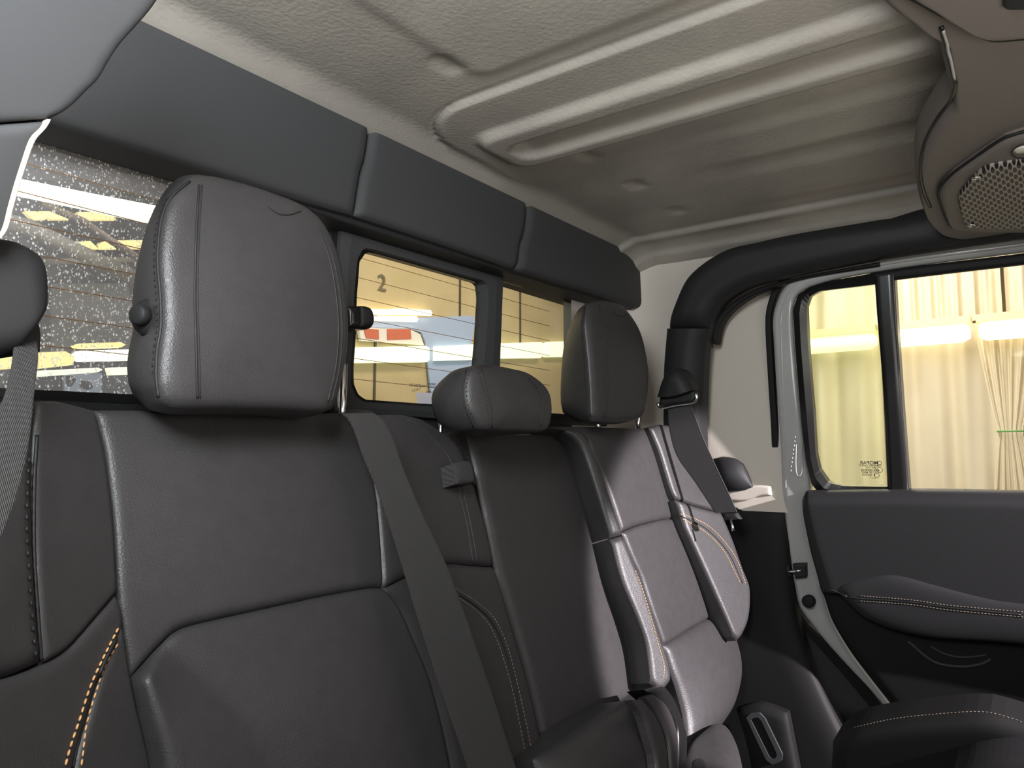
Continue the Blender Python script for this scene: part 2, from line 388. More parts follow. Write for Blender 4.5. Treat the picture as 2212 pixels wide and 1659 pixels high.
# rear bulkhead below the window, and the wall above
PG = PY(.845)
def yb(m_): return m_
patch('wall_rear', PY(.85), [(-700, 806), (0, 838), (300, 853), (768, 868), (1265, 897)], [(1265, 897), (1265, 1500)], [(-700, 1500), (1265, 1500)], [(-700, 806), (-700, 1500)], 'plastic', roll=.004, rr=.01, depth=.05, n=24,
      kind='structure', label='black bulkhead band under the rear window')
MB().box((.87, .87, .44), (1.7, .04, .20)).build('wall_header', 'plastic', None, False, kind='structure', label='body header above the rear window')
MB().box((.86, .1, -1.0), (1.8, 2.2, .03)).build('floor', 'rubber', None, False, kind='structure', label='dark cabin floor')

MB().box((.9, -.95, -.55), (1.6, .10, 1.0)).build('front_light_block', 'rubber', None, False, kind='structure', label='unseen dark slab behind the camera, added to block low light')  # slab added behind the camera to keep low front light off the seats
# ================================================================ rear sliding window
LW = [.86, .845, .07]
win = thing('window_1', 'rear sliding window with defroster lines and a framed middle pane', 'window', LW, kind='structure')
fr = 'plastic'
OUT = [(737, 483), (900, 533), (1087, 594), (1083, 700), (1079, 800), (1075, 915), (900, 896), (722, 888), (728, 700)]
INN = [(783, 540), (790, 536), (810, 539), (930, 573), (1045, 606), (1053, 614), (1056, 640), (1051, 730), (1045, 800), (1034, 872), (1020, 883), (900, 876), (785, 868), (768, 855), (758, 830), (758, 790), (763, 720), (765, 640), (772, 560)]
def close_even(px, n, ref):
    return px
ring('slider_frame', PY(.835), [(737, 483), (765, 492), (830, 512), (960, 553), (1087, 594), (1087, 610), (1085, 660), (1082, 740), (1079, 820), (1076, 890), (1070, 914), (900, 900), (760, 893), (724, 890), (722, 880), (724, 820), (728, 720), (731, 620), (735, 520)],
     INN, 'pad', win, depth=.03, n=120, lip=.002)
ring('gasket', PY(.848), [(775, 530), (790, 528), (812, 531), (932, 565), (1048, 598), (1060, 608), (1062, 640), (1058, 730), (1052, 800), (1041, 878), (1022, 890), (900, 884), (780, 876), (762, 860), (752, 830), (752, 790), (757, 720), (759, 640), (765, 560)],
     [(788, 549), (795, 545), (812, 548), (930, 581), (1042, 613), (1050, 622), (1051, 645), (1046, 730), (1040, 798), (1029, 866), (1018, 878), (900, 871), (788, 863), (773, 851), (764, 828), (764, 790), (769, 720), (771, 640), (777, 565)], 'gloss_black', win, depth=.012, n=120)
poly('pane', PY(.856), [(770, 525), (1060, 600), (1045, 895), (750, 880)], 'glass', win, depth=.003, label='middle sliding pane')
poly('pane', PY(.858), [(1078, 580), (1400, 680), (1400, 930), (1070, 905)], 'glass', win, depth=.003, label='right fixed pane')
poly('pane', PY(.858), [(-500, 95), (741, 478), (726, 880), (-500, 830)], 'glass_drops', win, depth=.003, label='left fixed pane speckled with water drops')
poly('top_rail', PY(.842), [(-400, 118), (105, 272), (430, 374), (660, 452), (739, 478), (738, 500), (660, 478), (400, 388), (95, 292), (-400, 140)], 'gloss_black', win, depth=.02)
poly('top_rail', PY(.842), [(1085, 588), (1290, 650), (1420, 690), (1420, 702), (1280, 660), (1085, 600)], 'gloss_black', win, depth=.02)
MB().tube([PY(.838).at(104, 275), PY(.838).at(430, 378)], .0012, 6).tube([PY(.838).at(660, 455), PY(.838).at(740, 481)], .0012, 6).build('trim_bead', 'chrome', win)
poly('side_rail', PY(.842), [(718, 480), (738, 485), (724, 890), (706, 888)], 'gloss_black', win, depth=.02)
poly('bottom_rail', PY(.845), [(-400, 818), (0, 838), (290, 852), (700, 868), (724, 870), (722, 900), (290, 872), (0, 858), (-400, 838)], 'gloss_black', win, depth=.02)
poly('bottom_rail', PY(.842), [(1070, 888), (1265, 899), (1400, 905), (1400, 925), (1070, 912)], 'gloss_black', win, depth=.02)
lines = [(102, 312, 372, 405), (52, 368, 330, 452), (33, 430, 315, 500), (17, 490, 300, 552), (95, 632, 285, 664), (100, 692, 280, 715), (0, 760, 278, 770), (0, 808, 270, 826)]
for z in [.335 - .0315 * k for k in range(8)]:
    MB().tube([(x, .853, z) for x in (-.2, .3, .8, 1.3)], .0005, 5).build('defroster_line', 'wire', win)
lt = MB(); PLt = PY(.80)
patch('latch', PY(.80), [(750, 662), (790, 662), (803, 672)], [(803, 672), (806, 690), (803, 705)], [(750, 708), (790, 712), (803, 705)], [(750, 662), (750, 708)], 'gloss_black', win, roll=.006, rr=.008, depth=.035, n=14)
patch('latch_tab', PY(.792), [(779, 661), (800, 668)], [(800, 668), (804, 700)], [(779, 706), (804, 700)], [(779, 661), (779, 706)], 'plastic', win, roll=.004, rr=.006, depth=.02, n=12)
for s, u, v, h in (('43R-001254', 898, 833, .0065), ('DOT-187 AS2 M82', 927, 835, .0045), ('TEMPERED', 932, 830, .005), ('00202', 925, 847, .0055), ('13-14', 893, 845, .004), ('1204 14', 899, 842, .004)):
    text('glass_mark', s, PY(.852), u, v, h, 'ink', win)
pm = PY(.852).at(905, 835)
MB().tube([pm + Vector((.0042 * math.cos(a / 16 * 2 * math.pi), 0, .0042 * math.sin(a / 16 * 2 * math.pi))) for a in range(16)], .0003, 5, True).build('glass_mark', 'ink', win)

# ================================================================ padded header crossbar
hd = thing('padded_crossbar', 'long black padded crossbar over the rear window, in three sections', 'crossbar', (.86, .80, .34))
PH = PY(.786, .0); kk = dict(roll=.010, rr=.014, depth=.055, n=28)
seamA = [(795, 272), (792, 300), (785, 345), (777, 370), (768, 420), (762, 466)]
seamB = [(1133, 436), (1131, 475), (1125, 510), (1119, 525), (1114, 560), (1109, 582)]
def vtop(u): return 40 + (u - 310) * .4735
patch('pad', PH, [(-500, vtop(-500) + 18), (310, 42), (795, 270)], seamA, [(-500, 80), (105, 268), (400, 358), (660, 437), (762, 466)], [(-500, vtop(-500) + 18), (-500, 80)], 'pad', hd, **kk)
patch('pad', PH, [(797, 272), (1131, 433)], seamB, [(764, 467), (940, 524), (1109, 582)], [(797, 272), (794, 300), (787, 345), (779, 370), (770, 420), (764, 467)], 'pad', hd, **kk)
patch('pad', PH, [(1135, 436), (1392, 560)], [(1392, 560), (1412, 574), (1430, 584), (1434, 618), (1434, 648)], [(1111, 583), (1280, 636), (1340, 655), (1372, 668), (1399, 655), (1434, 650)], [(1135, 437), (1133, 475), (1127, 510), (1121, 525), (1116, 560), (1111, 583)], 'pad', hd, **kk)
patch('lower_lip', PY(.80), [(-500, 70), (105, 262), (430, 362), (766, 465), (1110, 577), (1372, 662)], [(1372, 662), (1372, 672)], [(-500, 86), (105, 274), (430, 376), (740, 480), (1100, 590), (1372, 672)], [(-500, 70), (-500, 86)], 'plastic', hd, roll=.004, rr=.006, depth=.05, n=20)

# ================================================================ roll bars
PR = PX(1.545, -.13)
rb = thing('roll_bar', 'thick black padded roll bar curving from behind the belt up along the door opening', 'roll bar', (1.55, .60, -.3))
lo = [(1434, 1250), (1436, 1050), (1436, 900), (1437, 800), (1444, 710)]
patch('lower_pad', PR, [(1444, 710), (1535, 710)], [(1535, 710), (1524, 764), (1519, 871), (1518, 953), (1530, 1250)], [(1434, 1250), (1530, 1250)], lo[::-1], 'plastic', rb, roll=.035, rr=.040, depth=.03, edges='lr')
A_ = [(1447, 712), (1450, 690), (1459, 662), (1481, 611), (1505, 583), (1540, 557), (1580, 537), (1638, 524), (1690, 512), (1753, 500), (1850, 484), (1902, 475), (1931, 471), (2004, 449), (2212, 410), (2500, 352)]
B_ = [(1535, 712), (1540, 690), (1550, 672), (1568, 650), (1605, 626), (1642, 612), (1683, 603), (1737, 590), (1836, 571), (1918, 556), (2100, 528), (2212, 512), (2500, 466)]
patch('upper_pad', PR, A_, [(2500, 352), (2500, 466)], B_, [(1447, 712), (1535, 712)], 'plastic', rb, roll=.030, rr=.040, depth=.03, edges='tbl', n=56)
fl = patch('flange', PX(1.575, -.13), [(1536, 740), (1548, 690), (1580, 655), (1640, 622), (1737, 596), (1900, 566)], [(1900, 566), (1900, 575)], [(1546, 745), (1557, 700), (1588, 664), (1645, 630), (1740, 602), (1900, 575)], [(1536, 740), (1546, 745)], 'rubber', rb, roll=.004, rr=.006, depth=.03, n=24)
def clip_row():
    for u, v in ((1521, 780), (1519, 900), (1530, 740)): MB().box(PX(1.57).at(u, v), (.02, .014, .022)).build('edge_clip', 'rubber', rb, False)
clip_row()
PLR = PY(.62, -.35)
lb = thing('roll_bar', 'grey padded roll bar at the far left edge, next to the speckled pane', 'roll bar', (.2, .55, -.2))
SIL = [(262, 90), (235, 130), (215, 165), (190, 190), (160, 220), (135, 238), (110, 250)]
patch('upper_pad', PLR, [(-300, -160), (400, -160)], [(400, -160), (372, -60), (335, 5), (300, 48)] + SIL, [(-300, 290), (-150, 280), (103, 262)], [(-300, -160), (-300, 290)], 'pad', lb, roll=.004, rr=.012, depth=.05, n=44, edges='rb')
patch('lower_pad', PLR, [(-300, 290), (-150, 280), (103, 262)], [(103, 262), (92, 278), (70, 300), (52, 350), (36, 400), (22, 450), (12, 490), (0, 515), (-30, 560), (-60, 700), (-60, 900)], [(-300, 900), (-60, 900)], [(-300, 290), (-300, 900)], 'pad', lb, roll=.004, rr=.012, depth=.05, n=44, edges='tr')
patch('piping', PY(.612, -.35), [(103, 262), (92, 278), (70, 300), (52, 350), (36, 400), (22, 450), (12, 490), (0, 515)], [(0, 515), (6, 512)], [(110, 258), (98, 278), (76, 304), (58, 352), (42, 402), (28, 452), (18, 490), (6, 512)], [(103, 262), (110, 258)], 'side_panel', lb, roll=.003, rr=.004, depth=.02, n=24)

# ================================================================ overhead speaker bar
PB = PZ(.505, -.075)
sb = thing('overhead_speaker_bar', 'grey brown overhead speaker bar crossing the roof beside the door', 'speaker bar', (1.2, 0, .38))
EDG = [(1800, -120), (1900, -28), (1940, 0), (1972, 24), (2019, 47), (2027, 76), (2039, 127), (2050, 181), (2048, 199), (2018, 244), (1987, 300), (1977, 345), (1979, 385), (1988, 420), (2001, 448)]
patch('housing', PB, [(1800, -120), (2600, -120)], [(2600, -120), (2600, 455)], [(2001, 448), (2025, 480), (2050, 495), (2110, 502), (2212, 500), (2600, 455)], EDG, 'speaker_plastic', sb, roll=.022, rr=.026, depth=.03, edges='lb', n=90, back=(0, 0, 1))
BD = [(2033, 56), (2048, 108), (2063, 172), (2064, 188), (2054, 217), (2027, 253), (2001, 300), (1990, 345), (1990, 385), (1998, 420), (2010, 446)]
PB2 = PZ(.478, -.075)
hs = surf([o for o in C.objects if o.parent == sb and o.name.startswith('housing')])
seam('edge_bead', hs, BD, sb, r=.0024, m='gloss_black', lift=.0005)
BEZ = [(2212, 285), (2185, 292), (2162, 303), (2110, 340), (2060, 375), (2037, 398), (2028, 418), (2036, 445), (2050, 478), (2066, 492), (2120, 499), (2212, 500)]
patch('speaker_bezel', PB2, [(2060, 372), (2110, 336), (2165, 300), (2212, 283), (2500, 200)], [(2500, 200), (2500, 500)], [(2050, 482), (2066, 492), (2120, 498), (2212, 498), (2500, 500)], [(2060, 372), (2036, 398), (2028, 420), (2036, 450), (2050, 482)], 'speaker_plastic', sb, roll=.008, rr=.02, depth=.02, n=40, back=(0, 0, 1))
MB().tube(resample([PZ(.4775, -.075).at(*q) for q in [(2400, 225), (2212, 284), (2165, 300), (2110, 337), (2060, 373), (2035, 398), (2027, 420), (2035, 450), (2049, 482), (2066, 493), (2120, 500), (2212, 501)]], 60), .0022, 6).build('bezel_gap', 'seam', sb)
patch('speaker_grille', PZ(.468, -.075), [(2098, 388), (2108, 376), (2125, 362), (2160, 352), (2212, 345), (2500, 300)], [(2500, 300), (2500, 485)], [(2084, 486), (2100, 492), (2212, 493), (2500, 485)], [(2098, 388), (2078, 410), (2070, 425), (2074, 455), (2084, 486)], 'grille', sb, roll=.004, rr=.01, depth=.01, n=30, back=(0, 0, 1))
for u, v in ((2109, 385), (2098, 487)):
    c = PZ(.462, -.075).at(u, v)
    MB().tube([c + Vector((.0045 * math.cos(a / 16 * 2 * math.pi), .0045 * math.sin(a / 16 * 2 * math.pi), 0)) for a in range(16)], .0014, 6, True).build('screw', 'chrome', sb)
c = PZ(.468, -.075).at(2214, 326)
MB().tube([c, c + Vector((0, 0, .002)), c + Vector((0, 0, .012))], [.009, .012, .012], 18).build('dome_lamp', 'dome', sb)
MB().tube([c + Vector((.026 * math.cos(a / 24 * 2 * math.pi), .014 * math.sin(a / 24 * 2 * math.pi), 0)) for a in range(24)], .0008, 6, True).build('lamp_ring', 'seam', sb)
MB().tube(resample([PZ(.4772, -.075).at(*q) for q in [(1850, -160), (1930, -45), (2001, 0), (2036, 20), (2099, 51), (2135, 73), (2162, 78), (2212, 74), (2400, 60)]], 50), .006, 8).build('cover_gap', 'seam', sb)
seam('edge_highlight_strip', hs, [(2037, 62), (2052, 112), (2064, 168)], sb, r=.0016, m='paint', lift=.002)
# cover over the middle of the bar
PC = PZ(.478, -.075)
patch('console_cover', PC, [(1850, -160), (2600, -160)], [(2600, -160), (2600, 40)], [(2099, 51), (2135, 72), (2162, 76), (2212, 72), (2600, 40)], [(1850, -160), (1930, -45), (2001, 0), (2036, 20), (2099, 51)], 'speaker_plastic', sb, roll=.012, rr=.02, depth=.05, n=36, edges='lb', back=(0, 0, 1))
patch('switch_recess', PZ(.464, -.075), [(2168, -40), (2300, -40)], [(2300, -40), (2300, 18)], [(2172, 18), (2300, 18)], [(2168, -40), (2166, 8), (2172, 18)], 'plastic', sb, roll=.003, rr=.005, depth=.01, n=12, back=(0, 0, 1))

# ================================================================ right rear door
dr = thing('door_1', 'right rear door with a grey painted frame, two panes and a black padded card', 'door', (1.58, .2, -.8), kind='structure')
PD = PX(1.60, -.14); PDp = PX(1.585, -.14)
patch('trim_8', PX(1.70, -.14), [(1600, 1100), (1720, 1120)], [(1720, 1120), (1745, 1299), (1850, 1440), (2100, 1760)], [(1600, 1760), (2100, 1760)], [(1600, 1100), (1600, 1760)], 'rubber', roll=.003, rr=.01, depth=.03, n=20, kind='structure', label='black door sill below the seal')
# weather seal on the body
sl = [(1705, 596), (1688, 601), (1672, 622), (1663, 642), (1654, 682), (1655, 742), (1661, 844), (1667, 945), (1667, 1053), (1680, 1180), (1696, 1260), (1722, 1340), (1790, 1420), (1850, 1490), (1905, 1560), (2000, 1700)]
sr = [(1735, 590), (1715, 597), (1690, 622), (1678, 645), (1668, 684), (1670, 742), (1676, 844), (1684, 945), (1689, 1053), (1697, 1180), (1708, 1249), (1739, 1339), (1791, 1386), (1842, 1441), (1893, 1506), (1990, 1640)]
patch('trim_3', PX(1.615, -.14), [(1705, 596), (1735, 590)], sr, [(2000, 1700), (1990, 1640)], sl, 'rubber', roll=.006, rr=.006, depth=.02, n=60, edges='lr', kind='structure', label='black rubber weather seal around the door opening')
fl_ = [(1742, 588), (1715, 600), (1692, 625), (1680, 648), (1670, 686), (1672, 742), (1678, 844), (1686, 945), (1690, 1053), (1694, 1095), (1703, 1180), (1707, 1214), (1716, 1260), (1726, 1308), (1752, 1345), (1779, 1379), (1807, 1411), (1843, 1450), (1880, 1489), (1928, 1545)]
fr_ = [(1749, 621), (1730, 632), (1718, 650), (1714, 676), (1717, 742), (1725, 844), (1734, 928), (1742, 996), (1752, 1046), (1745, 1085), (1741, 1134), (1751, 1180), (1763, 1226), (1774, 1272), (1781, 1290), (1797, 1340), (1831, 1400), (1859, 1439), (1896, 1487), (1940, 1544)]
frm = patch('door_frame', PD, [(1742, 588), (1749, 621)], fr_, [(1930, 1546), (1938, 1546)], fl_, 'paint', dr, roll=.010, rr=.014, depth=.02, n=64, edges='lr')
patch('frame_ridge', PX(1.592, -.14), [(1745, 592), (1748, 596)], [(1722, 606), (1702, 628), (1690, 650), (1680, 688), (1682, 742), (1688, 844), (1695, 945), (1700, 1053)], [(1696, 1053), (1700, 1053)], [(1718, 603), (1697, 626), (1685, 649), (1675, 687), (1677, 742), (1683, 844), (1691, 945), (1696, 1053)], 'paint', dr, roll=.003, rr=.003, depth=.012, n=40, edges='lr')
patch('top_frame', PD, [(1735, 589), (1800, 576), (1918, 556), (2042, 538), (2212, 514), (2500, 470)], [(2500, 470), (2500, 500)], [(1749, 621), (1796, 607), (1877, 592), (2001, 574), (2212, 549), (2500, 512)], [(1735, 589), (1749, 621)], 'paint', dr, roll=.012, rr=.014, depth=.02, n=44, edges='tb')
patch('frame_ridge', PX(1.588, -.14), [(1790, 584), (1918, 563), (2042, 545), (2212, 523), (2500, 480)], [(2500, 480), (2500, 490)], [(1790, 593), (1918, 572), (2042, 554), (2212, 532), (2500, 490)], [(1790, 584), (1790, 593)], 'paint', dr, roll=.004, rr=.005, depth=.014, n=40, edges='tb')
# black gasket rings
Q1o = [(1895, 588), (1860, 595), (1796, 606), (1749, 620), (1724, 636), (1713, 668), (1717, 742), (1725, 844), (1733, 928), (1741, 996), (1753, 1046), (1772, 1068), (1830, 1072), (1930, 1070), (1925, 900), (1912, 720)]
Q1i = [(1890, 614), (1860, 618), (1800, 625), (1769, 629), (1750, 640), (1742, 662), (1745, 742), (1753, 844), (1757, 890), (1762, 980), (1770, 1015), (1790, 1043), (1823, 1050), (1920, 1052), (1911, 880), (1898, 720)]
ring('window_gasket', PDp, Q1o, Q1i, 'gloss_black', dr, depth=.02, n=140, lip=.004)
patch('division_bar', PX(1.580, -.14), [(1889, 600), (1932, 592)], [(1932, 592), (1938, 700), (1950, 880), (1964, 1062)], [(1918, 1062), (1964, 1062)], [(1889, 600), (1896, 700), (1908, 850), (1918, 1062)], 'gloss_black', dr, roll=.006, rr=.01, depth=.03, n=30, edges='lr')
patch('window_gasket', PDp, [(1880, 590), (2001, 572), (2212, 547), (2500, 508)], [(2500, 508), (2500, 535)], [(1885, 612), (1929, 605), (2050, 590), (2212, 571), (2500, 535)], [(1880, 590), (1885, 612)], 'rubber', dr, roll=.006, rr=.008, depth=.02, n=30)
poly('pane', PX(1.612, -.14), [(1735, 600), (1915, 600), (1940, 1080), (1750, 1080)], 'glass_tint', dr, depth=.004, label='narrow fixed quarter pane')
poly('pane', PX(1.606, -.14), [(1905, 580), (2500, 500), (2500, 1090), (1930, 1090)], 'glass', dr, depth=.004, label='large roll-down pane')
for s, u, v, h in (('MOPAR', 1877, 1000, .010), ('TEMPERED SAFETY', 1880, 1006, .0052), ('M82   AS2', 1882, 1010.5, .0045), ('43R-000828', 1880, 1016, .0068), ('DOT-287 M8H2', 1880, 1021, .0045), ('II  000254', 1877, 1026, .0058), ('10-18', 1889, 1033, .003), ('6', 1881, 1031, .005)):
    text('glass_mark', s, PX(1.604, -.14), u, v, h, 'ink', dr)
for u, v, rr_ in ((1900, 1000, .0034), (1900.5, 1015, .005), (1894, 1027, .0045)):
    c = PX(1.604, -.14).at(u, v)
    MB().tube([c + Vector((0, rr_ * math.cos(a / 16 * 2 * math.pi), rr_ * math.sin(a / 16 * 2 * math.pi))) for a in range(16)], .0005, 5, True).build('glass_mark', 'ink', dr)
# door card
card_l = [(1733, 1082), (1736, 1110), (1740, 1134), (1751, 1188), (1764, 1234), (1774, 1272), (1782, 1290), (1799, 1340), (1834, 1400), (1862, 1439), (1899, 1487), (1944, 1545), (2060, 1700)]
c1 = patch('door_card', PX(1.572, -.05), [(1733, 1082), (1740, 1066), (1760, 1060), (1962, 1058), (2212, 1062), (2600, 1070)], [(2600, 1070), (2600, 1345)], [(1772, 1275), (1860, 1282), (2000, 1296), (2212, 1325), (2600, 1375)], card_l[:6], 'plastic', dr, roll=.022, rr=.03, depth=.03, n=50, edges='tl')
c2 = patch('door_card_lower', PX(1.585, -.10), [(1772, 1275), (1860, 1282), (2000, 1296), (2212, 1325), (2600, 1375)], [(2600, 1345), (2600, 1800)], [(2060, 1700), (2600, 1800)], card_l[5:], 'rubber', dr, roll=.018, rr=.03, depth=.03, n=40, edges='l')
arm = patch('armrest', PX(1.552, -.05), [(1812, 1262), (1860, 1250), (1930, 1240), (2020, 1262), (2120, 1288), (2212, 1302), (2600, 1340)], [(2600, 1340), (2600, 1450)], [(1822, 1292), (1880, 1340), (2000, 1375), (2212, 1392), (2600, 1450)], [(1812, 1262), (1808, 1275), (1822, 1292)], 'plastic', dr, roll=.007, rr=.035, depth=.05, n=44)
bs = surf([c1, c2, arm])
patch('grip_recess', PX(1.556, -.05), [(1925, 1215), (1960, 1196), (2050, 1192), (2150, 1196), (2212, 1210), (2500, 1260)], [(2500, 1260), (2500, 1330)], [(1925, 1238), (2000, 1252), (2100, 1276), (2212, 1296), (2500, 1330)], [(1925, 1215), (1918, 1226), (1925, 1238)], 'rubber', dr, roll=.004, rr=.02, depth=.01, n=30)
stitch(bs, [(1858, 1287), (1970, 1296), (2055, 1308), (2212, 1322)], dr, 'thread_grey')
stitch(bs, [(1858, 1298), (1970, 1306), (2055, 1318), (2212, 1333)], dr, 'thread_grey')
seam('armrest_seam', bs, [(1830, 1289), (1858, 1293), (1970, 1301), (2055, 1313), (2205, 1328)], dr)
seam('pocket_rim', bs, [(1962, 1385), (2000, 1418), (2030, 1434), (2080, 1440), (2120, 1434), (2140, 1424)], dr, r=.003, m='pad')
seam('pocket_rim', bs, [(2010, 1396), (2040, 1412), (2080, 1420), (2130, 1415)], dr, r=.002, m='pad')
seam('card_edge', bs, [(1774, 1276), (1800, 1276), (1830, 1289)], dr, r=.0015)
fs_ = surf([frm])
# latch in the frame
lc = PX(1.578, -.14)
patch('door_latch', lc, [(1712, 1219), (1741, 1218)], [(1741, 1218), (1742, 1247)], [(1718, 1250), (1742, 1247)], [(1712, 1219), (1718, 1250)], 'seam', dr, roll=.002, rr=.003, depth=.012, n=10)
MB().tube([lc.at(1697, 1235), lc.at(1720, 1234), lc.at(1733, 1232)], .0035, 8).build('striker_bar', 'chrome', dr)
MB().tube([lc.at(1702, 1220), lc.at(1703, 1240), lc.at(1712, 1246)], .0030, 8).build('striker_bracket', 'plastic', dr)
cplug = PX(1.577, -.14).at(1746, 1299)
MB().tube([cplug + Vector((-.004, 0, 0)), cplug + Vector((-.003, 0, 0)), cplug + Vector((.01, 0, 0))], [.009, .0125, .0125], 22).build('rubber_plug', 'rubber', dr)
b = MB()
for i in range(9):
    c = PX(1.582, -.14).at(1718 - i * 1.2, 942 + i * 9); b.tube([c, c + Vector((0, 0, -.003)), c + Vector((0, 0, -.005))], [.0005, .0012, .0004], 6)
b.tube(resample([PX(1.585, -.14).at(*q) for q in ((1731, 960), (1733, 1010), (1729, 1028), (1722, 1027), (1719, 1005), (1720, 960))], 20), .0012, 6)
b.build('paint_beading', 'paint', dr)

# ================================================================ rear seats
P1 = PY(.69, .28)
XL = .325
def lean(x0, k): return PY(.69 - k * x0 * -1 * -1, .28, k) if False else PL((-k, 1, -.28), .69 - k * x0)
def seat(label, loc): return thing('rear_seat', label, 'seat', loc)
lth = 'leather'
# ---- left seat
s1 = seat('nearest seat back with the large headrest, black leather with bright orange stitching low left', (.46, .72, -.5))
e1 = [(200, 887), (208, 925), (219, 972), (232, 1070), (239, 1142), (246, 1279)]
e1b = [(246, 1279), (256, 1357), (275, 1469)]
e1c = [(275, 1469), (290, 1540), (305, 1600), (318, 1659), (350, 1850)]
er = [(735, 892), (761, 928), (790, 996), (809, 1064), (819, 1167), (826, 1272)]
er2 = [(826, 1272), (861, 1318), (895, 1396), (929, 1484), (966, 1640), (1000, 1850)]
sm = [(275, 1469), (306, 1434), (336, 1401), (380, 1362), (450, 1342), (536, 1323), (682, 1291), (790, 1272), (826, 1272)]
def wing(s, t): return .022 * max(0, 1 - s / .16) ** 1.0 * min(1, t * 1.3)
up1 = patch('upper_panel', P1, [(200, 887), (350, 888), (500, 892), (640, 895), (735, 892)], er, sm, e1 + e1b[1:], lth, s1, roll=0.0060, rr=0.0102, dome=.004, depth=.07, n=46)
lw1 = patch('lower_panel', P1, sm, er2, [(350, 1850), (1000, 1850)], e1c, lth, s1, roll=0.0060, rr=0.0102, dome=.010, depth=.07, n=40, shape=lambda s, t: .020 * max(0, 1 - s / (.10 + .35 * t)))
PLb = lean(.335, .42)
v1 = [(72, 868), (64, 947), (62, 1045), (63, 1142), (74, 1338), (84, 1428)]
cr = [(-160, 1500), (0, 1467), (84, 1437)]; cr2 = [(84, 1437), (136, 1406), (195, 1342), (246, 1284)]
bl1 = patch('side_bolster', PLb, [(-160, 872), (72, 868)], v1, [(-160, 1500), (0, 1467), (84, 1434)], [(-160, 872), (-160, 1500)], lth, s1, roll=0.0069, rr=0.0139, depth=.07, n=34)
bl2 = patch('side_bolster', PLb, [(72, 868), (120, 868), (165, 878), (200, 887)], e1, cr2, v1 + [(84, 1437)], lth, s1, roll=0.0052, rr=0.0065, depth=.07, n=34)
st0 = [(262, 1330), (254, 1357), (224, 1416), (197, 1479), (176, 1552), (158, 1611), (148, 1659), (130, 1850)]
bl3 = patch('side_bolster', PLb, cr + cr2[1:], [(246, 1284), (258, 1345), (226, 1420), (198, 1482), (178, 1552), (160, 1611), (150, 1659), (120, 1850)], [(-160, 1850), (120, 1850)], [(-160, 1500), (-160, 1850)], lth, s1, roll=0.0060, rr=0.0093, depth=.07, n=40)
bl4 = patch('side_bolster', PLb, [(250, 1345), (258, 1345)], [(258, 1357), (275, 1469)] + e1c[1:], [(125, 1850), (350, 1850)], [(250, 1350), (226, 1424), (202, 1484), (182, 1554), (164, 1613), (154, 1661), (125, 1850)], lth, s1, roll=0.0052, rr=0.0065, depth=.07, n=36)
PRb = lean(.655, .10)
eo = [(900, 905), (935, 925), (960, 943), (982, 961), (997, 988), (1006, 1010), (1022, 1055), (1030, 1085), (1045, 1135), (1055, 1180), (1062, 1222)]
eo2 = [(1062, 1226), (1076, 1270), (1090, 1318), (1124, 1435), (1149, 1533), (1170, 1625), (1215, 1850)]
cre = [(826, 1272), (880, 1245), (925, 1224), (973, 1218), (1020, 1222), (1062, 1224)]
br1 = patch('side_bolster', PRb, [(735, 892), (780, 893), (820, 897), (858, 897), (900, 905)], eo, cre, er, lth, s1, roll=0.0069, rr=0.0139, depth=.07, n=40)
br2 = patch('side_bolster', PRb, cre, eo2, [(1000, 1850), (1215, 1850)], er2, lth, s1, roll=0.0069, rr=0.0139, depth=.07, n=40)
B1 = surf([up1, lw1, bl1, bl2, bl3, bl4, br1, br2])
stitch(B1, [(254, 1357), (224, 1416), (195, 1479), (171, 1552), (151, 1611), (138, 1659)], s1, r=.0009, gap=.0058, ln=.0042)
stitch(B1, [(254, 1391), (229, 1435), (205, 1503), (187, 1567), (178, 1630), (174, 1659)], s1, r=.0008, gap=.0058, ln=.0042)
seam('piping', B1, [(251, 1378), (226, 1428), (201, 1492), (181, 1560), (165, 1620), (157, 1659)], s1, r=.0016)
stitch(B1, [(60, 985), (57, 1045), (55, 1142), (61, 1250), (67, 1338), (75, 1428)], s1, 'seam', gap=.009, ln=.004, r=.0012)
seam('piping', B1, [(80, 940), (74, 1045), (74, 1191), (83, 1338), (90, 1428)], s1, r=.0015)
stitch(B1, [(985, 1272), (1032, 1303), (1071, 1342), (1100, 1411), (1124, 1508), (1154, 1650)], s1, 'thread_grey')
stitch(B1, [(992, 1292), (1032, 1323), (1060, 1356), (1086, 1420), (1112, 1516), (1138, 1650)], s1, 'thread_grey')
seam('piping', B1, [(990, 1284), (1032, 1313), (1066, 1350), (1094, 1416), (1118, 1512), (1147, 1650)], s1, r=.0014)
seam('piping', B1, [(880, 908), (910, 925), (950, 962), (975, 1000), (990, 1060), (1008, 1130), (1022, 1215)], s1, r=.0011, m='pad')
seam('piping', B1, [(985, 1015), (1000, 1060), (1016, 1130), (1032, 1218)], s1, r=.0011, m='pad')
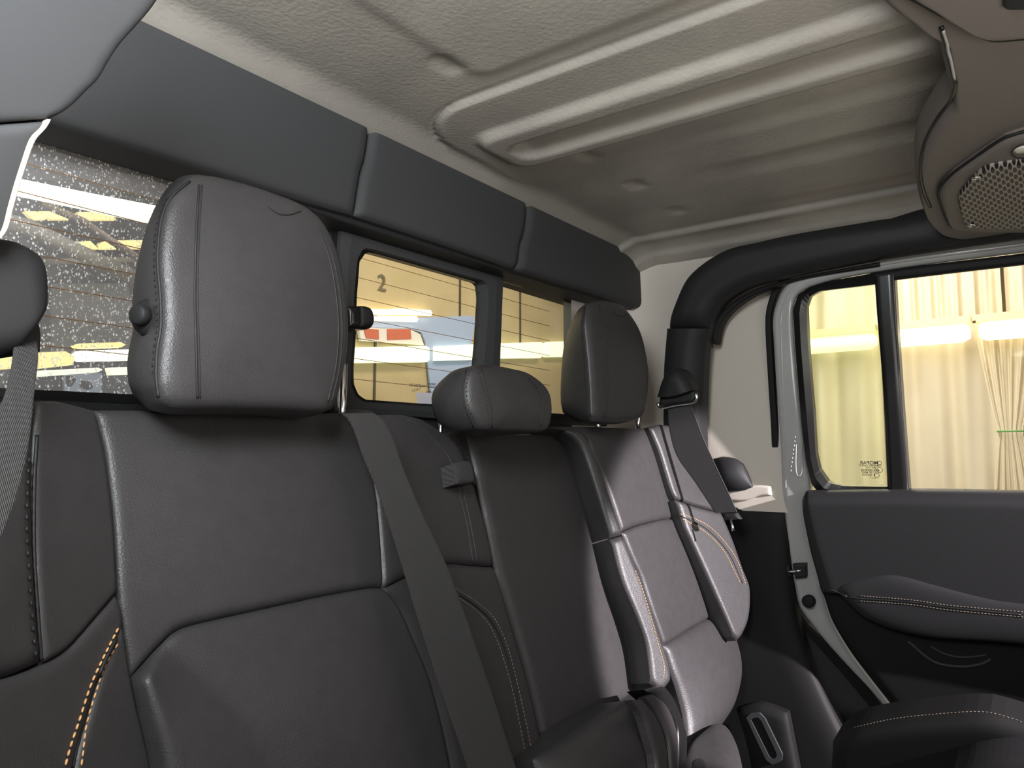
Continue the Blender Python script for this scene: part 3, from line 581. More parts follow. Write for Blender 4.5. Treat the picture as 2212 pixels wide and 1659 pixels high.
# ---- centre seat
s2 = seat('narrow middle seat back with a small headrest', (.90, .72, -.6))
Fl = [(1003, 936), (1010, 962), (1017, 991), (1030, 1050), (1050, 1150), (1064, 1225), (1090, 1318), (1124, 1435), (1149, 1533), (1168, 1618)]
Fr = [(1212, 936), (1246, 967), (1275, 1045), (1309, 1162), (1334, 1255), (1368, 1338), (1387, 1396), (1396, 1440), (1392, 1466)]
mp = patch('front_panel', PY(.728, .28), [(1003, 936), (1060, 937), (1120, 938), (1180, 936), (1212, 936)], Fr, [(1168, 1618), (1220, 1588), (1285, 1542), (1348, 1510), (1392, 1466)], Fl, lth, s2, roll=0.0086, rr=0.0163, dome=.006, depth=.09, n=50)
patch('side_gusset', PY(.745, .28), [(950, 940), (975, 932), (1000, 930), (1010, 938)], [(1010, 938), (1022, 1000), (1040, 1090), (1075, 1260)], [(1040, 1260), (1075, 1260)], [(950, 940), (975, 965), (1000, 1040), (1040, 1260)], lth, s2, roll=0.0043, rr=0.0065, depth=.06, n=24)
B2 = surf([mp])
seam('piping', B2, [(1006, 942), (1014, 975), (1024, 1020), (1040, 1100)], s2, r=.0010, m='pad')
# lower cushion in the middle and the belt straps tucked behind it
cc = thing('seat_cushion', 'black leather middle seat cushion below the narrow seat back', 'seat', (.9, .5, -.75))
patch('base_shell', PY(.78, .28), [(1120, 1400), (1500, 1400)], [(1500, 1400), (1500, 1850)], [(1120, 1850), (1500, 1850)], [(1120, 1400), (1120, 1850)], 'rubber', cc, roll=.004, rr=.01, depth=.02, n=12)
patch('cushion_pad', PY(.66, .28), [(1150, 1640), (1220, 1592), (1285, 1548), (1345, 1516), (1360, 1514)], [(1360, 1514), (1384, 1550), (1398, 1600), (1410, 1655), (1420, 1850)], [(1180, 1850), (1420, 1850)], [(1150, 1640), (1165, 1720), (1180, 1850)], lth, cc, roll=.035, rr=.07, depth=.07, n=34)
def strap(name, label, L_, R_, pl, cat='strap', m='gloss_leather'):
    return patch(name, pl, [L_[0], R_[0]], R_, [L_[-1], R_[-1]], L_, m, None, roll=.004, rr=.01, depth=.012, n=24, label=label, cat=cat, edges='lr')
mat('stencil', (.16, .14, .09), .8)
mat('gloss_leather', (.060, .055, .058), .32)
strap('seat_strap', 'glossy black strap curving down beside the middle cushion', [(1362, 1512), (1386, 1548), (1402, 1600), (1415, 1659), (1424, 1850)], [(1384, 1512), (1412, 1545), (1432, 1590), (1441, 1659), (1445, 1850)], PY(.61, .28))
strap('seat_strap', 'second glossy black strap, the one nearer the brightly lit seat', [(1392, 1506), (1416, 1540), (1437, 1590), (1444, 1659), (1446, 1850)], [(1408, 1500), (1436, 1522), (1455, 1562), (1462, 1612), (1455, 1850)], PY(.62, .28))
patch('seat_hinge_cover', PY(.63, .28), [(1390, 1490), (1430, 1482)], [(1430, 1482), (1452, 1512), (1474, 1570), (1480, 1612), (1470, 1850)], [(1440, 1850), (1470, 1850)], [(1390, 1490), (1440, 1540), (1458, 1600), (1440, 1850)], 'gloss_black', None, roll=.006, rr=.008, depth=.03, n=24, label='narrow glossy black hinge cover between the middle and right seats', cat='hinge cover')
# ---- right seat
s3 = seat('right seat back beside the door, caught by bright light', (1.22, .72, -.6))
PGs = lean(1.12, -.35)
Gr = [(1257, 938), (1280, 985), (1295, 1025), (1309, 1060), (1324, 1105), (1341, 1155)]
Gr2 = [(1341, 1157), (1355, 1190), (1368, 1221), (1383, 1255), (1402, 1313), (1428, 1392), (1441, 1432), (1447, 1470)]
gap = 5
Fr_ = [(u + gap, v) for u, v in Fr]
patch('side_bolster', PGs, [(1212, 930), (1235, 928), (1257, 938)], Gr, [(1316, 1163), (1341, 1157)], [(1212, 930), (1251, 967), (1280, 1045), (1316, 1163)], lth, s3, roll=0.0086, rr=0.0116, depth=.07, n=34)
gb = patch('side_bolster', PGs, [(1316, 1166), (1341, 1160)], Gr2, [(1402, 1476), (1425, 1492), (1447, 1470)], [(1316, 1166), (1339, 1255), (1373, 1338), (1392, 1396), (1402, 1476)], lth, s3, roll=0.0078, rr=0.0116, depth=.07, n=36)
Hr = [(1400, 926), (1422, 977), (1446, 1055), (1461, 1094), (1475, 1140)]
Hb = [(1341, 1149), (1362, 1140), (1383, 1133), (1431, 1122), (1456, 1123), (1475, 1140)]
hp = patch('upper_panel', P1, [(1180, 925), (1250, 922), (1330, 925), (1400, 926)], Hr, Hb, [(1180, 925), (1257, 945), (1280, 991), (1309, 1055), (1341, 1149)], lth, s3, roll=0.0060, rr=0.0093, dome=.003, depth=.07, n=40)
Ib = [(1431, 1394), (1460, 1376), (1490, 1357), (1525, 1338), (1558, 1323)]
ip = patch('middle_panel', P1, Hb, [(1475, 1140), (1490, 1172), (1519, 1235), (1540, 1283), (1558, 1323)], Ib, [(1341, 1152)] + Gr2[1:5] + [(1431, 1394)], lth, s3, roll=0.0060, rr=0.0093, dome=.006, depth=.07, n=40)
jp = patch('lower_panel', PY(.69, .28), Ib, [(1558, 1323), (1574, 1352), (1588, 1390), (1596, 1430), (1594, 1470), (1578, 1523), (1548, 1572)], [(1478, 1645), (1510, 1605), (1548, 1572)], [(1431, 1394), (1446, 1450), (1462, 1500), (1476, 1560), (1478, 1645)], lth, s3, roll=0.0086, rr=0.0163, dome=.022, depth=.07, n=44)
PKb = lean(1.36, -.32)
kp = patch('side_bolster', lean(1.36, -.24), [(1400, 924), (1418, 918), (1438, 919), (1450, 927)], [(1450, 927), (1480, 961), (1507, 1003), (1530, 1050), (1554, 1104)], [(1457, 1079), (1496, 1092), (1544, 1105), (1554, 1104)], [(1400, 924), (1422, 977), (1446, 1055), (1457, 1079)], lth, s3, roll=0.0060, rr=0.0093, depth=.07, n=34)
lp = patch('side_bolster', PKb, [(1457, 1080), (1496, 1093), (1544, 1106), (1554, 1106)], [(1554, 1106), (1578, 1162), (1602, 1230), (1617, 1272), (1615, 1330), (1602, 1367), (1590, 1384)], [(1580, 1375), (1590, 1384)], [(1457, 1080), (1475, 1138), (1490, 1172), (1519, 1235), (1558, 1323), (1580, 1375)], lth, s3, roll=0.0078, rr=0.0116, depth=.07, n=40)
B3 = surf([hp, ip, jp, kp, lp, gb])
stitch(B3, [(1470, 1110), (1496, 1119), (1525, 1133), (1550, 1154), (1573, 1181), (1586, 1200), (1598, 1225), (1610, 1262)], s3, 'thread_orange')
stitch(B3, [(1474, 1121), (1500, 1135), (1520, 1147), (1545, 1169), (1566, 1195), (1580, 1222), (1598, 1258)], s3, 'thread_orange')
seam('piping', B3, [(1471, 1115), (1498, 1127), (1522, 1140), (1547, 1162), (1569, 1188), (1584, 1213), (1604, 1260)], s3, r=.0013)
stitch(B3, [(1372, 1232), (1392, 1290), (1410, 1350), (1424, 1400), (1434, 1440), (1432, 1465)], s3, 'thread_orange', r=.0006)
stitch(B3, [(1380, 1250), (1402, 1318), (1418, 1370), (1432, 1412), (1441, 1440)], s3, 'thread_grey', r=.0006)
cr_ = thing('seat_cushion', 'pale lit leather cushion at the foot of the right seat', 'seat', (1.3, .45, -.75))
patch('cushion_pad', PZ(-.50), [(1478, 1648), (1510, 1608), (1548, 1574), (1562, 1578)], [(1562, 1578), (1585, 1604), (1600, 1640), (1612, 1720), (1620, 1850)], [(1400, 1850), (1620, 1850)], [(1478, 1648), (1440, 1720), (1400, 1850)], lth, cr_, roll=.03, rr=.06, depth=.07, n=34)
cb = patch('button_well', PZ(-.475), [(1490, 1652), (1512, 1642), (1530, 1655)], [(1530, 1655), (1535, 1700)], [(1485, 1700), (1535, 1700)], [(1490, 1652), (1485, 1700)], 'plastic', cr_, roll=.006, rr=.01, depth=.02, n=14)

# ================================================================ headrests
def headrest(seatobj, front, backo, yf, yb_, dome=.009, slope=.10, n=72, roll=.008):
    """front and back outlines (pixels) at their own depths; rounded slab between them"""
    Pf, Pb = PY(yf, slope), PY(yb_, slope)
    A = [Pf.at(*q) for q in front]; Bk = [Pb.at(*q) for q in backo]
    def loop(P):
        P = resample(P + [P[0]], 4 * n + 1)[:-1]; c = sum(P, Vector()) / len(P); out = []
        ang = [(math.atan2(p.z - c.z, p.x - c.x) % (2 * math.pi), p) for p in P]; ang.sort(key=lambda q: q[0])
        for k in range(n):
            a = 2 * math.pi * k / n; best = min(ang, key=lambda q: min(abs(q[0] - a), 2 * math.pi - abs(q[0] - a))); out.append(best[1])
        return c, out
    ca, LA = loop(A); cb_, LB = loop(Bk)
    rings = []
    for k in range(12):                      # front face, centre to rim
        s = 1 - .5 ** 0 * (1 - k / 11) ** 1.0
        s = math.sin(k / 11 * math.pi / 2)
        off = -dome * (1 - s * s) - roll * .0
        d = roll * (1 - math.sqrt(max(0, 1 - max(0, (s - .88) / .12) ** 2)))
        rings.append([ca.lerp(p, s * .985 + .015) + Vector((0, off + d - roll, 0)) for p in LA])
    for k in range(1, 10):
        t = k / 10; e = math.sin(t * math.pi) * .006
        rings.append([a.lerp(b_, t) + (a - ca).normalized() * e for a, b_ in zip(LA, LB)])
    for k in range(10):
        s = math.cos(k / 9 * math.pi / 2); rings.append([cb_.lerp(p, s * .985 + .015) + Vector((0, .02 * (1 - s * s), 0)) for p in LB])
    V = [p for r_ in rings for p in r_]; m_ = len(rings); Fc = [(k * n + i, (k + 1) * n + i, (k + 1) * n + (i + 1) % n, k * n + (i + 1) % n) for k in range(m_ - 1) for i in range(n)]
    Fc += [tuple(range(n)), tuple(range((m_ - 1) * n, m_ * n))[::-1]]
    return link('headrest', V, Fc, lth, seatobj, smooth=10 ** 6), LA
def posts(hr, pts, pl, z1):
    for u, v in pts:
        p = pl.at(u, v); b = MB(); b.tube([p + Vector((0, 0, -.05)), p, p + Vector((0, -.002, z1))], .0055, 12); b.build('post', 'chrome', hr)
h1, _ = headrest(s1, [(399, 388), (430, 378), (500, 392), (580, 415), (640, 438), (682, 466), (712, 510), (732, 565), (745, 640), (749, 700), (746, 760), (736, 815), (722, 868), (700, 890), (600, 886), (500, 884), (400, 884), (355, 878), (341, 862), (336, 813), (340, 759), (347, 705), (346, 640), (340, 564), (344, 499), (352, 455), (369, 418)],
              [(374, 404), (350, 430), (326, 490), (306, 540), (291, 600), (286, 660), (290, 700), (280, 745), (274, 790), (279, 835), (300, 866), (340, 884), (500, 884), (640, 880), (650, 700), (640, 560), (600, 470), (520, 420), (430, 398)], .63, .72)
posts(h1, [(553, 890), (738, 880)], PY(.722), .055)
HB = surf([h1])
seam('seam_line', HB, [(410, 392), (372, 424), (354, 458), (345, 499), (341, 564), (347, 640), (348, 705), (340, 759), (338, 813), (343, 858)], h1, r=.0016)
seam('seam_line', HB, [(430, 400), (425, 480), (422, 560), (421, 660), (424, 760), (426, 860)], h1, r=.0011)
seam('seam_line', HB, [(437, 400), (431, 480), (428, 560), (427, 660), (430, 760), (432, 860)], h1, r=.0007)
seam('seam_line', HB, [(690, 500), (712, 560), (726, 640), (731, 720), (724, 800), (708, 868)], h1, r=.0011)
seam('seam_line', HB, [(578, 445), (600, 462), (625, 464), (650, 456)], h1, r=.0008)
seam('seam_line', HB, [(696, 500), (720, 560), (734, 640), (739, 720), (732, 800), (716, 868)], h1, r=.0008)
stitch(HB, [(362, 428), (346, 462), (337, 500), (333, 564), (338, 640), (340, 705), (332, 759), (330, 813)], h1, 'seam', gap=.006, ln=.003, r=.0007)
def on_pt(bvh, u, v): return bvh.ray_cast(Vector((0, 0, 0)), ray(u, v))
hh = on_pt(HB, 318, 684)
if hh[0]:
    nn = hh[1]; pp = hh[0]
    nn = nn if nn.dot(pp) < 0 else -nn
    nn = (nn + Vector((-.5, -.6, 0))).normalized()
    MB().tube([pp - nn * .006, pp + nn * .002, pp + nn * .004], [.020, .0165, .010], 28).build('button_cup', 'plastic', h1)
    MB().tube([pp, pp + nn * .012, pp + nn * .014], [.0095, .0095, .0075], 24).build('release_button', 'plastic', h1)
h2, _ = headrest(s2, [(1007, 796), (1030, 793), (1090, 797), (1127, 803), (1161, 825), (1180, 850), (1185, 884), (1181, 915), (1166, 933), (1120, 934), (1060, 932), (1028, 928), (1012, 905), (1003, 880), (1000, 850), (1002, 820)],
                 [(1007, 796), (975, 808), (955, 820), (937, 842), (932, 865), (938, 896), (952, 918), (980, 930), (1060, 930), (1110, 922), (1118, 880), (1110, 840), (1080, 812), (1040, 800)], .625, .695, dome=.012, roll=.010)
posts(h2, [(952, 940), (1125, 938)], PY(.765), .045)
HB2 = surf([h2])
seam('seam_line', HB2, [(1008, 800), (1002, 823), (1001, 850), (1005, 880), (1022, 922)], h2, r=.0011)
stitch(HB2, [(1015, 800), (1009, 823), (1008, 850), (1012, 880), (1026, 915)], h2, 'seam', gap=.006, ln=.003, r=.0006)
stitch(HB2, [(1033, 802), (1044, 842), (1053, 880), (1055, 922)], h2, 'seam', gap=.006, ln=.003, r=.0006)
seam('seam_line', HB2, [(1040, 799), (1051, 842), (1060, 880), (1062, 924)], h2, r=.0011)
seam('seam_line', HB2, [(1136, 812), (1160, 840), (1172, 880), (1168, 922)], h2, r=.0009)
h3, _ = headrest(s3, [(1263, 657), (1290, 652), (1320, 653), (1342, 661), (1365, 690), (1380, 720), (1390, 760), (1396, 803), (1395, 845), (1390, 875), (1380, 903), (1330, 911), (1290, 911), (1274, 905), (1272, 850), (1268, 784), (1262, 730), (1259, 690)],
                 [(1263, 657), (1250, 672), (1238, 692), (1223, 727), (1215, 769), (1211, 842), (1213, 880), (1223, 898), (1260, 908), (1320, 908), (1345, 890), (1350, 800), (1340, 720), (1320, 680), (1290, 660)], .64, .74)
posts(h3, [(1291, 915), (1378, 910)], PY(.722), .05)
HB3 = surf([h3])
seam('seam_line', HB3, [(1264, 664), (1261, 707), (1268, 784), (1273, 850), (1275, 900)], h3, r=.0014)
stitch(HB3, [(1256, 690), (1256, 730), (1262, 784), (1266, 850), (1268, 900)], h3, 'seam', gap=.006, ln=.003, r=.0007)
stitch(HB3, [(1310, 700), (1312, 760), (1313, 830), (1311, 903)], h3, 'seam', gap=.006, ln=.003, r=.0006)
seam('seam_line', HB3, [(1294, 660), (1300, 700), (1305, 760), (1306, 830), (1304, 903)], h3, r=.0011)
seam('seam_line', HB3, [(1320, 662), (1330, 680), (1345, 684), (1352, 678)], h3, r=.0008)

# ================================================================ seat belts
def belt(name, label, L_, R_, pl, loc, n=40, **k):
    t = thing(name, label, 'seat belt', loc)
    o = patch('webbing', pl, [L_[0], R_[0]], R_, [L_[-1], R_[-1]], L_, 'belt', t, roll=.001, rr=.004, depth=.0015, n=n, edges='lr', **k)
    return t, o
mb, _ = belt('seat_belt', 'grey belt webbing slung diagonally over the nearest seat back', [(733, 893), (752, 905), (768, 935), (785, 985), (820, 1070), (860, 1190), (905, 1340), (950, 1480), (1005, 1640), (1075, 1850)],
             [(808, 893), (830, 912), (850, 950), (870, 1010), (912, 1110), (962, 1215), (1005, 1330), (1060, 1490), (1115, 1659), (1190, 1850)], PL((.10, 1, -.30), .69), (.80, .6, -.4))
patch('webbing_fold', PY(.715, .28), [(712, 890), (740, 886), (775, 885), (800, 889)], [(800, 889), (815, 900)], [(735, 897), (815, 900)], [(712, 890), (735, 897)], 'belt', mb, roll=.006, rr=.008, depth=.01, n=16)
kb = thing('belt_keeper', 'small ribbed black elastic belt keeper on the bolster beside the middle seat', 'belt keeper', (.80, .6, -.1))
patch('loop', PL((-.10, 1, -.28), .69 - .10 * .655 - .030), [(979, 1001), (995, 996), (1012, 997)], [(1012, 997), (1018, 1020), (1022, 1044)], [(984, 1046), (1000, 1047), (1022, 1044)], [(979, 1001), (982, 1025), (984, 1046)], 'belt', kb, roll=.006, rr=.007, depth=.03, n=20)
patch('tab', PY(.70, .28), [(1014, 1004), (1022, 1007)], [(1022, 1007), (1030, 1048)], [(1024, 1047), (1030, 1048)], [(1014, 1004), (1024, 1047)], 'plastic', kb, roll=.002, rr=.003, depth=.02, n=12)
PRt = PX(1.50, -.05)
rt, _ = belt('seat_belt', 'black belt hanging from the anchor on the roll bar, behind the right seat bolster', [(1443, 885), (1446, 930), (1462, 985), (1500, 1040), (1545, 1108)], [(1492, 872), (1506, 912), (1523, 955), (1548, 1010), (1573, 1063), (1592, 1106)], PX(1.455), (1.46, .5, -.2))
patch('tongue', PX(1.45), [(1562, 1110), (1590, 1108)], [(1590, 1108), (1600, 1122)], [(1566, 1124), (1600, 1122)], [(1562, 1110), (1566, 1124)], 'plastic', rt, roll=.004, rr=.006, depth=.012, n=12)
MB().tube([PX(1.445).at(1579, 1121), PX(1.445).at(1583, 1140), PX(1.445).at(1584, 1147)], [.0022, .0022, .0032], 8).build('tongue_pin', 'chrome', rt)
g = thing('belt_anchor', 'black belt anchor cover mounted on the roll bar above the right seat', 'belt anchor', (1.46, .6, .02))
gc = patch('cover', PX(1.46, -.05), [(1440, 804), (1452, 797), (1465, 796), (1478, 802)], [(1478, 802), (1490, 822), (1500, 842)], [(1421, 858), (1445, 858), (1470, 854), (1500, 843)], [(1440, 804), (1430, 828), (1421, 858)], 'plastic', g, roll=.020, rr=.030, depth=.03, n=26, edges='lrt')
patch('slot', PX(1.468, -.05), [(1426, 858), (1470, 852), (1500, 843)], [(1500, 843), (1504, 856), (1498, 868)], [(1424, 876), (1460, 872), (1498, 868)], [(1426, 858), (1424, 876)], 'seam', g, roll=.004, rr=.006, depth=.02, n=16)
MB().tube(resample([PX(1.45, -.05).at(*q) for q in ((1503, 850), (1504, 862), (1494, 870), (1460, 875), (1434, 880), (1424, 878), (1421, 870))], 40), .0035, 8).build('wire_guide', 'chrome', g)
# left near belt and its guide
lbt, _ = belt('seat_belt', 'light grey ribbed belt webbing at the left edge of the picture', [(32, 740), (28, 780), (18, 830), (0, 880), (-60, 1000), (-170, 1300), (-260, 1500)], [(80, 735), (82, 780), (74, 850), (62, 960), (40, 1060), (0, 1170), (-60, 1330)], PL((-.3, 1, -.9), .46), (.2, .55, -.1))
lg = thing('belt_anchor', 'rounded black belt anchor cover at the left edge of the picture', 'belt anchor', (.2, .6, .1))
patch('cover', PY(.60, 0), [(-150, 500), (0, 517), (40, 528), (72, 545)], [(72, 545), (88, 560), (98, 590), (100, 650), (95, 672), (80, 690)], [(-150, 800), (0, 768), (40, 750), (80, 690)], [(-150, 500), (-150, 800)], 'plastic', lg, roll=.014, rr=.02, depth=.04, n=30)
patch('lower_shroud', PY(.61, 0), [(-20, 690), (80, 688)], [(80, 688), (85, 715), (86, 760)], [(20, 770), (86, 760)], [(-20, 690), (0, 740), (20, 770)], 'plastic', lg, roll=.010, rr=.014, depth=.03, n=20)

# ================================================================ small things by the door sill
patch('wheel_housing_cover', PX(1.60), [(1538, 992), (1560, 987), (1585, 990), (1604, 1002)], [(1604, 1002), (1616, 1025), (1626, 1050)], [(1545, 1062), (1600, 1062), (1626, 1054)], [(1538, 992), (1545, 1062)], 'plastic', None, roll=.030, rr=.06, depth=.02, n=26, label='rounded black cover standing against the cream quarter panel behind the belt', cat='trim cover')
sv = thing('seat_release_panel', 'dark panel with a slotted handle beside the lit cushion, near the sill', 'handle panel', (1.5, .4, -.7))
patch('panel', PX(1.56), [(1590, 1530), (1640, 1520), (1700, 1540)], [(1700, 1540), (1760, 1850)], [(1650, 1850), (1760, 1850)], [(1590, 1530), (1620, 1640), (1650, 1850)], 'rubber', sv, roll=.01, rr=.02, depth=.02, n=16)
ring('handle_rim', PX(1.545), [(1612, 1550), (1620, 1542), (1640, 1540), (1652, 1552), (1690, 1630), (1688, 1645), (1668, 1652), (1655, 1642), (1630, 1590)], [(1622, 1556), (1628, 1551), (1638, 1550), (1645, 1558), (1678, 1628), (1677, 1637), (1668, 1640), (1661, 1634), (1638, 1588)], 'pad', sv, depth=.015, n=60)
fs = thing('front_seat', 'dark front seat shoulder at the lower right corner', 'seat', (1.25, -.05, -.9))
fp = patch('side_panel', PX(1.30, -.1), [(1800, 1600), (1842, 1568), (1927, 1550), (2013, 1540), (2120, 1534), (2184, 1548), (2300, 1590), (2500, 1700)], [(2500, 1700), (2500, 2000)], [(1800, 2000), (2500, 2000)], [(1800, 1600), (1790, 1800), (1800, 2000)], 'rubber', fs, roll=.02, rr=.03, depth=.07, n=36)
fb = surf([fp])
stitch(fb, [(1845, 1572), (1927, 1554), (2013, 1544), (2120, 1538), (2184, 1552), (2210, 1562)], fs, 'thread_grey', r=.0006)
patch('seat_edge', PX(1.20, -.1), [(2060, 1664), (2110, 1652), (2180, 1644), (2300, 1642)], [(2300, 1642), (2300, 1900)], [(2060, 1900), (2300, 1900)], [(2060, 1664), (2060, 1900)], 'plastic', fs, roll=.015, rr=.02, depth=.08, n=20)

# ================================================================ outside : the hall
MB().box((3, 3, -1.475), (24, 24, .05)).build('ground', 'concrete', None, False, kind='structure', label='concrete hall floor outside the vehicle')
# curtains along the right wall (x = 6)
def curtain(name, label, y0, y1, z0, z1, x, folds, amp, seed, group, gather=None):
    rd = random.Random(seed); ph = [rd.uniform(0, 6.28) for _ in range(4)]; nx, nz = 130, 40; V = []
    for j in range(nz):
        t = j / (nz - 1); z = z0 + (z1 - z0) * t
        for i in range(nx):
            s = i / (nx - 1); y = y0 + (y1 - y0) * s
            fa = 1
            if gather:
                zc, gy, k = gather; q = abs(z - zc) / (z1 - zc if z > zc else zc - z0 - .5); f = k + (1 - k) * min(1, q) ** .8; fa = .25 + .75 * min(1, q * 1.5); y = gy + (y - gy) * f
            a = amp * (math.sin(folds * 6.28 * s + ph[0] + .5 * math.sin(3 * t + ph[3])) + .45 * math.sin(folds * 1.7 * 6.28 * s + ph[1] + 1.5 * t))
            V.append((x + a * fa, y, z))
    Fc = [(j * nx + i, j * nx + i + 1, (j + 1) * nx + i + 1, (j + 1) * nx + i) for j in range(nz - 1) for i in range(nx - 1)]
    b_ = len(V); V += [(p[0] + .012, p[1], p[2]) for p in V[:b_]]; Fc += [tuple(i + b_ for i in f)[::-1] for f in Fc]
    return link(name, V, Fc, 'cloth', smooth=10 ** 7, label=label, cat='curtain', group=group)
gz = 'cream curtains along the hall wall'
def yv(u, v, x): return PX(x).at(u, v)
yA = yv(1902, 700, 6).y; yB = yv(2105, 700, 6).y
curtain('curtain', 'cream curtain behind the narrow door pane, below the light', yA + .02, 2.6, -1.40, .92, 6.05, 6, .035, 1, gz)
curtain('curtain', 'wide cream curtain in the large door pane, left of the tied one', yB - .10, yA - .02, -1.40, .92, 6.05, 3.2, .022, 2, gz)
tg = yv(2176, 930, 5.75)
curtain('curtain', 'tied curtain gathered at its waist by a green cord', -.02, .42, -1.40, .90, 5.98, 7, .022, 3, gz, gather=(.158, .255, .30))
MB().tube([Vector((5.96 + .04 * math.cos(a / 24 * 6.283), .23 + .085 * math.sin(a / 24 * 6.283), .158)) for a in range(24)], .006, 6, True).build('tie_cord', 'green', None, label='green cord tied round the gathered curtain', cat='cord')
yC = yv(2165, 620, 6).y
curtain('valance', 'upper cream drape over the narrow door pane', yA + .02, 2.6, .94, 2.6, 6.10, 5, .03, 5, 'cream drapes above the wall lights')
curtain('valance', 'upper cream drape in the large pane, left of the dark slit', yC + .01, yA - .02, .94, 2.6, 6.10, 8, .03, 6, 'cream drapes above the wall lights')
curtain('valance', 'upper cream drape at the right picture edge, right of the dark slit', -.6, yC - .01, .94, 2.6, 6.10, 5, .03, 7, 'cream drapes above the wall lights')
MB().box((6.2, 1.0, .2), (.05, 4.4, 5)).build('wall_hall_right', 'cloth', None, False, kind='structure', label='hall wall hidden behind the curtains')
def wall_lamp(label, y0, y1, lampm, z=.93, x=5.86):
    t = thing('wall_light', label, 'light', (x, (y0 + y1) / 2, z - .2), 'tube lights on the curtain wall')
    MB().box((x, (y0 + y1) / 2, z - .02), (.16, y1 - y0, .05)).build('light_body', 'lamp_body', t, False)
    MB().tube([(x, y, z - .10) for y in (y0 + .01, y0 + .05, y1 - .05, y1 - .01)], [.04, .065, .065, .04], 14).build('diffuser', lampm, t)
yD = yv(2108, 735, 5.92).y
wall_lamp('greenish tube light seen through the narrow door pane', yv(1900, 735, 5.92).y, 2.3, 'lamp_green')
wall_lamp('tube light in the large door pane, left of the lamp joint', yD + .015, yv(1905, 735, 5.92).y, 'lamp_warm')
wall_lamp('tube light at the right picture edge above the tied curtain', -.6, yD - .015, 'lamp_warm')
# rear wall of boards (y = 5)
PW = PY(5.0)
MB().box((8.2, 5.1, 1.0), (8.6, .15, 4.9)).build('wall_hall_rear', 'wallboard', None, False, kind='structure', label='tan board wall behind the rear window')
PWs = PY(5.02)
for i, (a, b_) in enumerate((((990, 560), (997, 690)), ((1120, 600), (1127, 730)), ((806, 770), (812, 870)))):
    MB().box((PWs.at(*a) + PWs.at(*b_)) / 2 + Vector((0, 0, 0)), (.02, .02, 1.2)).build('trim_%d' % (4 + i), 'wallseam', None, False, kind='structure', label='dark joint between two tan wall boards')
text('wall_number', '2', PY(5.01), 826, 613, .22, 'stencil', None, mirror=False)
n2 = bpy.data.objects['wall_number']; n2['label'] = 'stencilled dark number 2 high on the tan wall'; n2['category'] = 'sign'
def strip(label, px, pl, m='lamp_green', depth=.08, group='tube lights seen through the rear window', nm='tube_light'):
    return poly(nm, pl, px, m, None, depth=depth, label=label, cat='light', group=group)
PT = PY(4.93)
strip('long greenish white tube light in the middle pane beside the left headrest', [(700, 752), (920, 747), (928, 752), (928, 778), (922, 782), (700, 784)], PT)
strip('shorter greenish tube light at the right of the middle pane', [(945, 748), (1022, 744), (1028, 750), (1027, 772), (1022, 777), (945, 779)], PT)
strip('tube light at the left of the right fixed pane', [(1062, 742), (1170, 739), (1175, 745), (1173, 768), (1168, 773), (1062, 774)], PT)
strip('tube light in the right fixed pane next to the right headrest', [(1182, 741), (1190, 738), (1330, 735), (1330, 769), (1186, 771), (1181, 766)], PT)
strip('thin wavy white tube above another, right of the window latch', [(760, 667), (830, 668), (870, 666), (930, 670), (934, 676), (932, 682), (870, 679), (830, 680), (760, 680)], PY(4.95), 'lamp_warm', .03)
strip('lower thin white tube, right of the window latch', [(760, 683), (840, 683), (900, 683), (904, 689), (901, 695), (840, 693), (760, 694)], PY(4.95), 'lamp_warm', .03)
poly('pane_reflection', PY(4.99), [(770, 693), (905, 693), (905, 686), (960, 684), (1024, 682), (1026, 700), (1018, 745), (1024, 800), (1000, 890), (935, 890), (925, 790), (920, 740), (910, 718), (885, 710), (830, 708), (770, 706)], 'reflection_blue', None, depth=.02, label='pale blue reflection in the middle pane, built as a sheet', cat='reflection')  # reflection in the glass, built as a coloured sheet outside
bd = thing('barrier_board', 'red and white striped board low behind the window latch', 'board', PY(4.97).at(850, 740))
poly('board', PY(4.97), [(775, 706), (830, 709), (885, 711), (908, 722), (916, 745), (780, 736)], 'white_film', bd, depth=.03)
poly('stripe', PY(4.96), [(787, 710), (818, 712), (819, 733), (792, 730)], 'red', bd, depth=.01); poly('stripe', PY(4.96), [(837, 711), (887, 711), (889, 732), (838, 734)], 'red', bd, depth=.01)
poly('marker_strip', PY(4.99), [(1032, 751), (1048, 750), (1046, 800), (1029, 800)], 'yellow', None, depth=.02, label='bright yellow upright strip at the edge of the middle pane', cat='strip')
poly('window_sticker', PY(.849), [(899, 848), (903, 848), (1000, 852), (1000, 884), (904, 879)], 'white_film', None, depth=.0006, label='white film patch at the foot of the middle pane', cat='sticker')
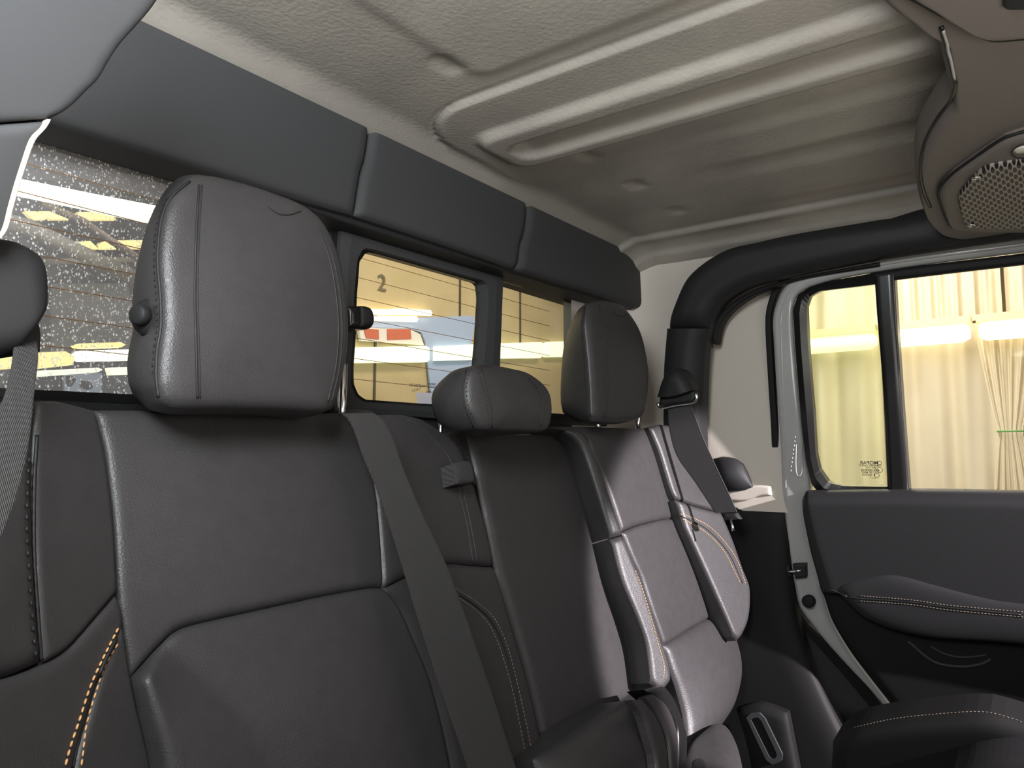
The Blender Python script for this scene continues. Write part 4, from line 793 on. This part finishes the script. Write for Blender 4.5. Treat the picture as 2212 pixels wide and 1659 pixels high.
# hall seen through the left pane
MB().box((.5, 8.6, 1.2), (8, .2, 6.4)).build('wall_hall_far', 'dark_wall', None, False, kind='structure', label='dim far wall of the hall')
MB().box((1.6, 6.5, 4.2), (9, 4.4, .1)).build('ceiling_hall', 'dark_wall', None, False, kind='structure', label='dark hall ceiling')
gl = 'yellow ceiling lights seen through the speckled pane'
strip('large bright strip light crossing the speckled pane', [(20, 382), (42, 386), (200, 418), (345, 446), (420, 462), (420, 492), (310, 472), (200, 448), (30, 412), (10, 408)], PY(6.0), 'lamp_white', .12, None, 'strip_light')
for lab, px in (('tiny far yellow ceiling light at the left of the upper row', [(53, 456), (78, 456), (100, 474), (72, 474)]), ('yellow ceiling light second from the left in the upper row', [(84, 456), (128, 456), (150, 474), (112, 474)]),
                ('long yellow ceiling light at the right of the upper row', [(168, 458), (236, 457), (252, 475), (174, 475)]), ('small yellow ceiling light at the left of the lower row', [(170, 522), (195, 520), (214, 538), (186, 537)]),
                ('middle yellow ceiling light of the lower row', [(216, 524), (230, 520), (252, 538), (220, 538)]), ('long yellow ceiling light at the right of the lower row by the headrest', [(247, 519), (330, 518), (330, 537), (272, 537)])):
    strip(lab, px, PY(7.0), 'lamp_yellow', .06, gl, 'ceiling_light')
wl = 'low wall lights seen through the speckled pane'
for lab, px, mm in (('thin yellow light above the brightest low lamp beside the headrest', [(162, 746), (172, 742), (262, 739), (272, 745), (262, 750), (168, 753)], 'lamp_yellow'), ('brightest low lamp beside the large headrest', [(162, 765), (172, 758), (300, 754), (300, 778), (175, 780), (162, 774)], 'lamp_white'),
                    ('boxy cream light left of the brightest low lamp', [(85, 761), (142, 759), (162, 770), (158, 788), (85, 796)], 'lamp_yellow'), ('long pale light low in the speckled pane', [(78, 801), (212, 794), (222, 798), (212, 804), (78, 814)], 'lamp_green'), ('pale light low against the large headrest', [(236, 794), (300, 792), (300, 808), (240, 810)], 'lamp_green'), ('cream light at the far left behind the belt', [(-60, 770), (33, 762), (26, 796), (-60, 802)], 'lamp_yellow')):
    strip(lab, px, PY(6.4), mm, .08, wl, 'wall_light')
def bar(name, label, pts, r, m, pl, cat): MB().tube([pl.at(*q) for q in pts], r, 10).build(name, m, None, label=label, cat=cat)
bar('roof_beam', 'brown steel beam sloping down across the yellow ceiling lights', [(90, 440), (180, 478), (240, 520), (310, 565)], .03, 'steel_beam', PY(6.2), 'beam')
bar('roof_beam', 'broad pale beam sloping down to the large headrest', [(-20, 470), (60, 490), (160, 540), (290, 600)], .07, 'pipe', PY(6.8), 'beam')
bar('roof_beam', 'level grey beam below the yellow ceiling lights', [(90, 566), (200, 564), (310, 560)], .03, 'pipe', PY(7.2), 'beam')
bar('ceiling_duct', 'wide dim strip running above the bright strip light', [(20, 345), (200, 385), (400, 425)], .10, 'dark_wall', PY(7.0), 'duct')
bar('drain_pipe', 'cream pipe bending down the far wall', [(155, 652), (143, 655), (137, 668), (136, 700), (134, 760)], .035, 'pipe', PY(7.86), 'pipe')
poly('machine_cabinet', PY(7.70), [(110, 612), (275, 612), (290, 680), (290, 760), (110, 760)], 'concrete', None, depth=.2, label='grey cabinet on the far wall behind the cream pipe', cat='cabinet')
poly('sign_board', PY(7.86), [(138, 808), (150, 804), (220, 806), (219, 862), (140, 862)], 'board_blue', None, depth=.03, label='pale blue board with dark blots low in the speckled pane', cat='sign')
for px in ([(142, 812), (156, 812), (164, 822), (152, 836), (144, 830)], [(176, 822), (196, 826), (200, 838), (186, 842), (172, 834)]):
    poly('sign_mark', PY(7.85), px, 'ink', bpy.data.objects['sign_board'], depth=.005, curve=True)

# ---------------------------------------------------------------- lift everything by the eye height
for o in list(C.objects):
    if o.parent is None and o.type != 'CAMERA': o.location.z += Z0
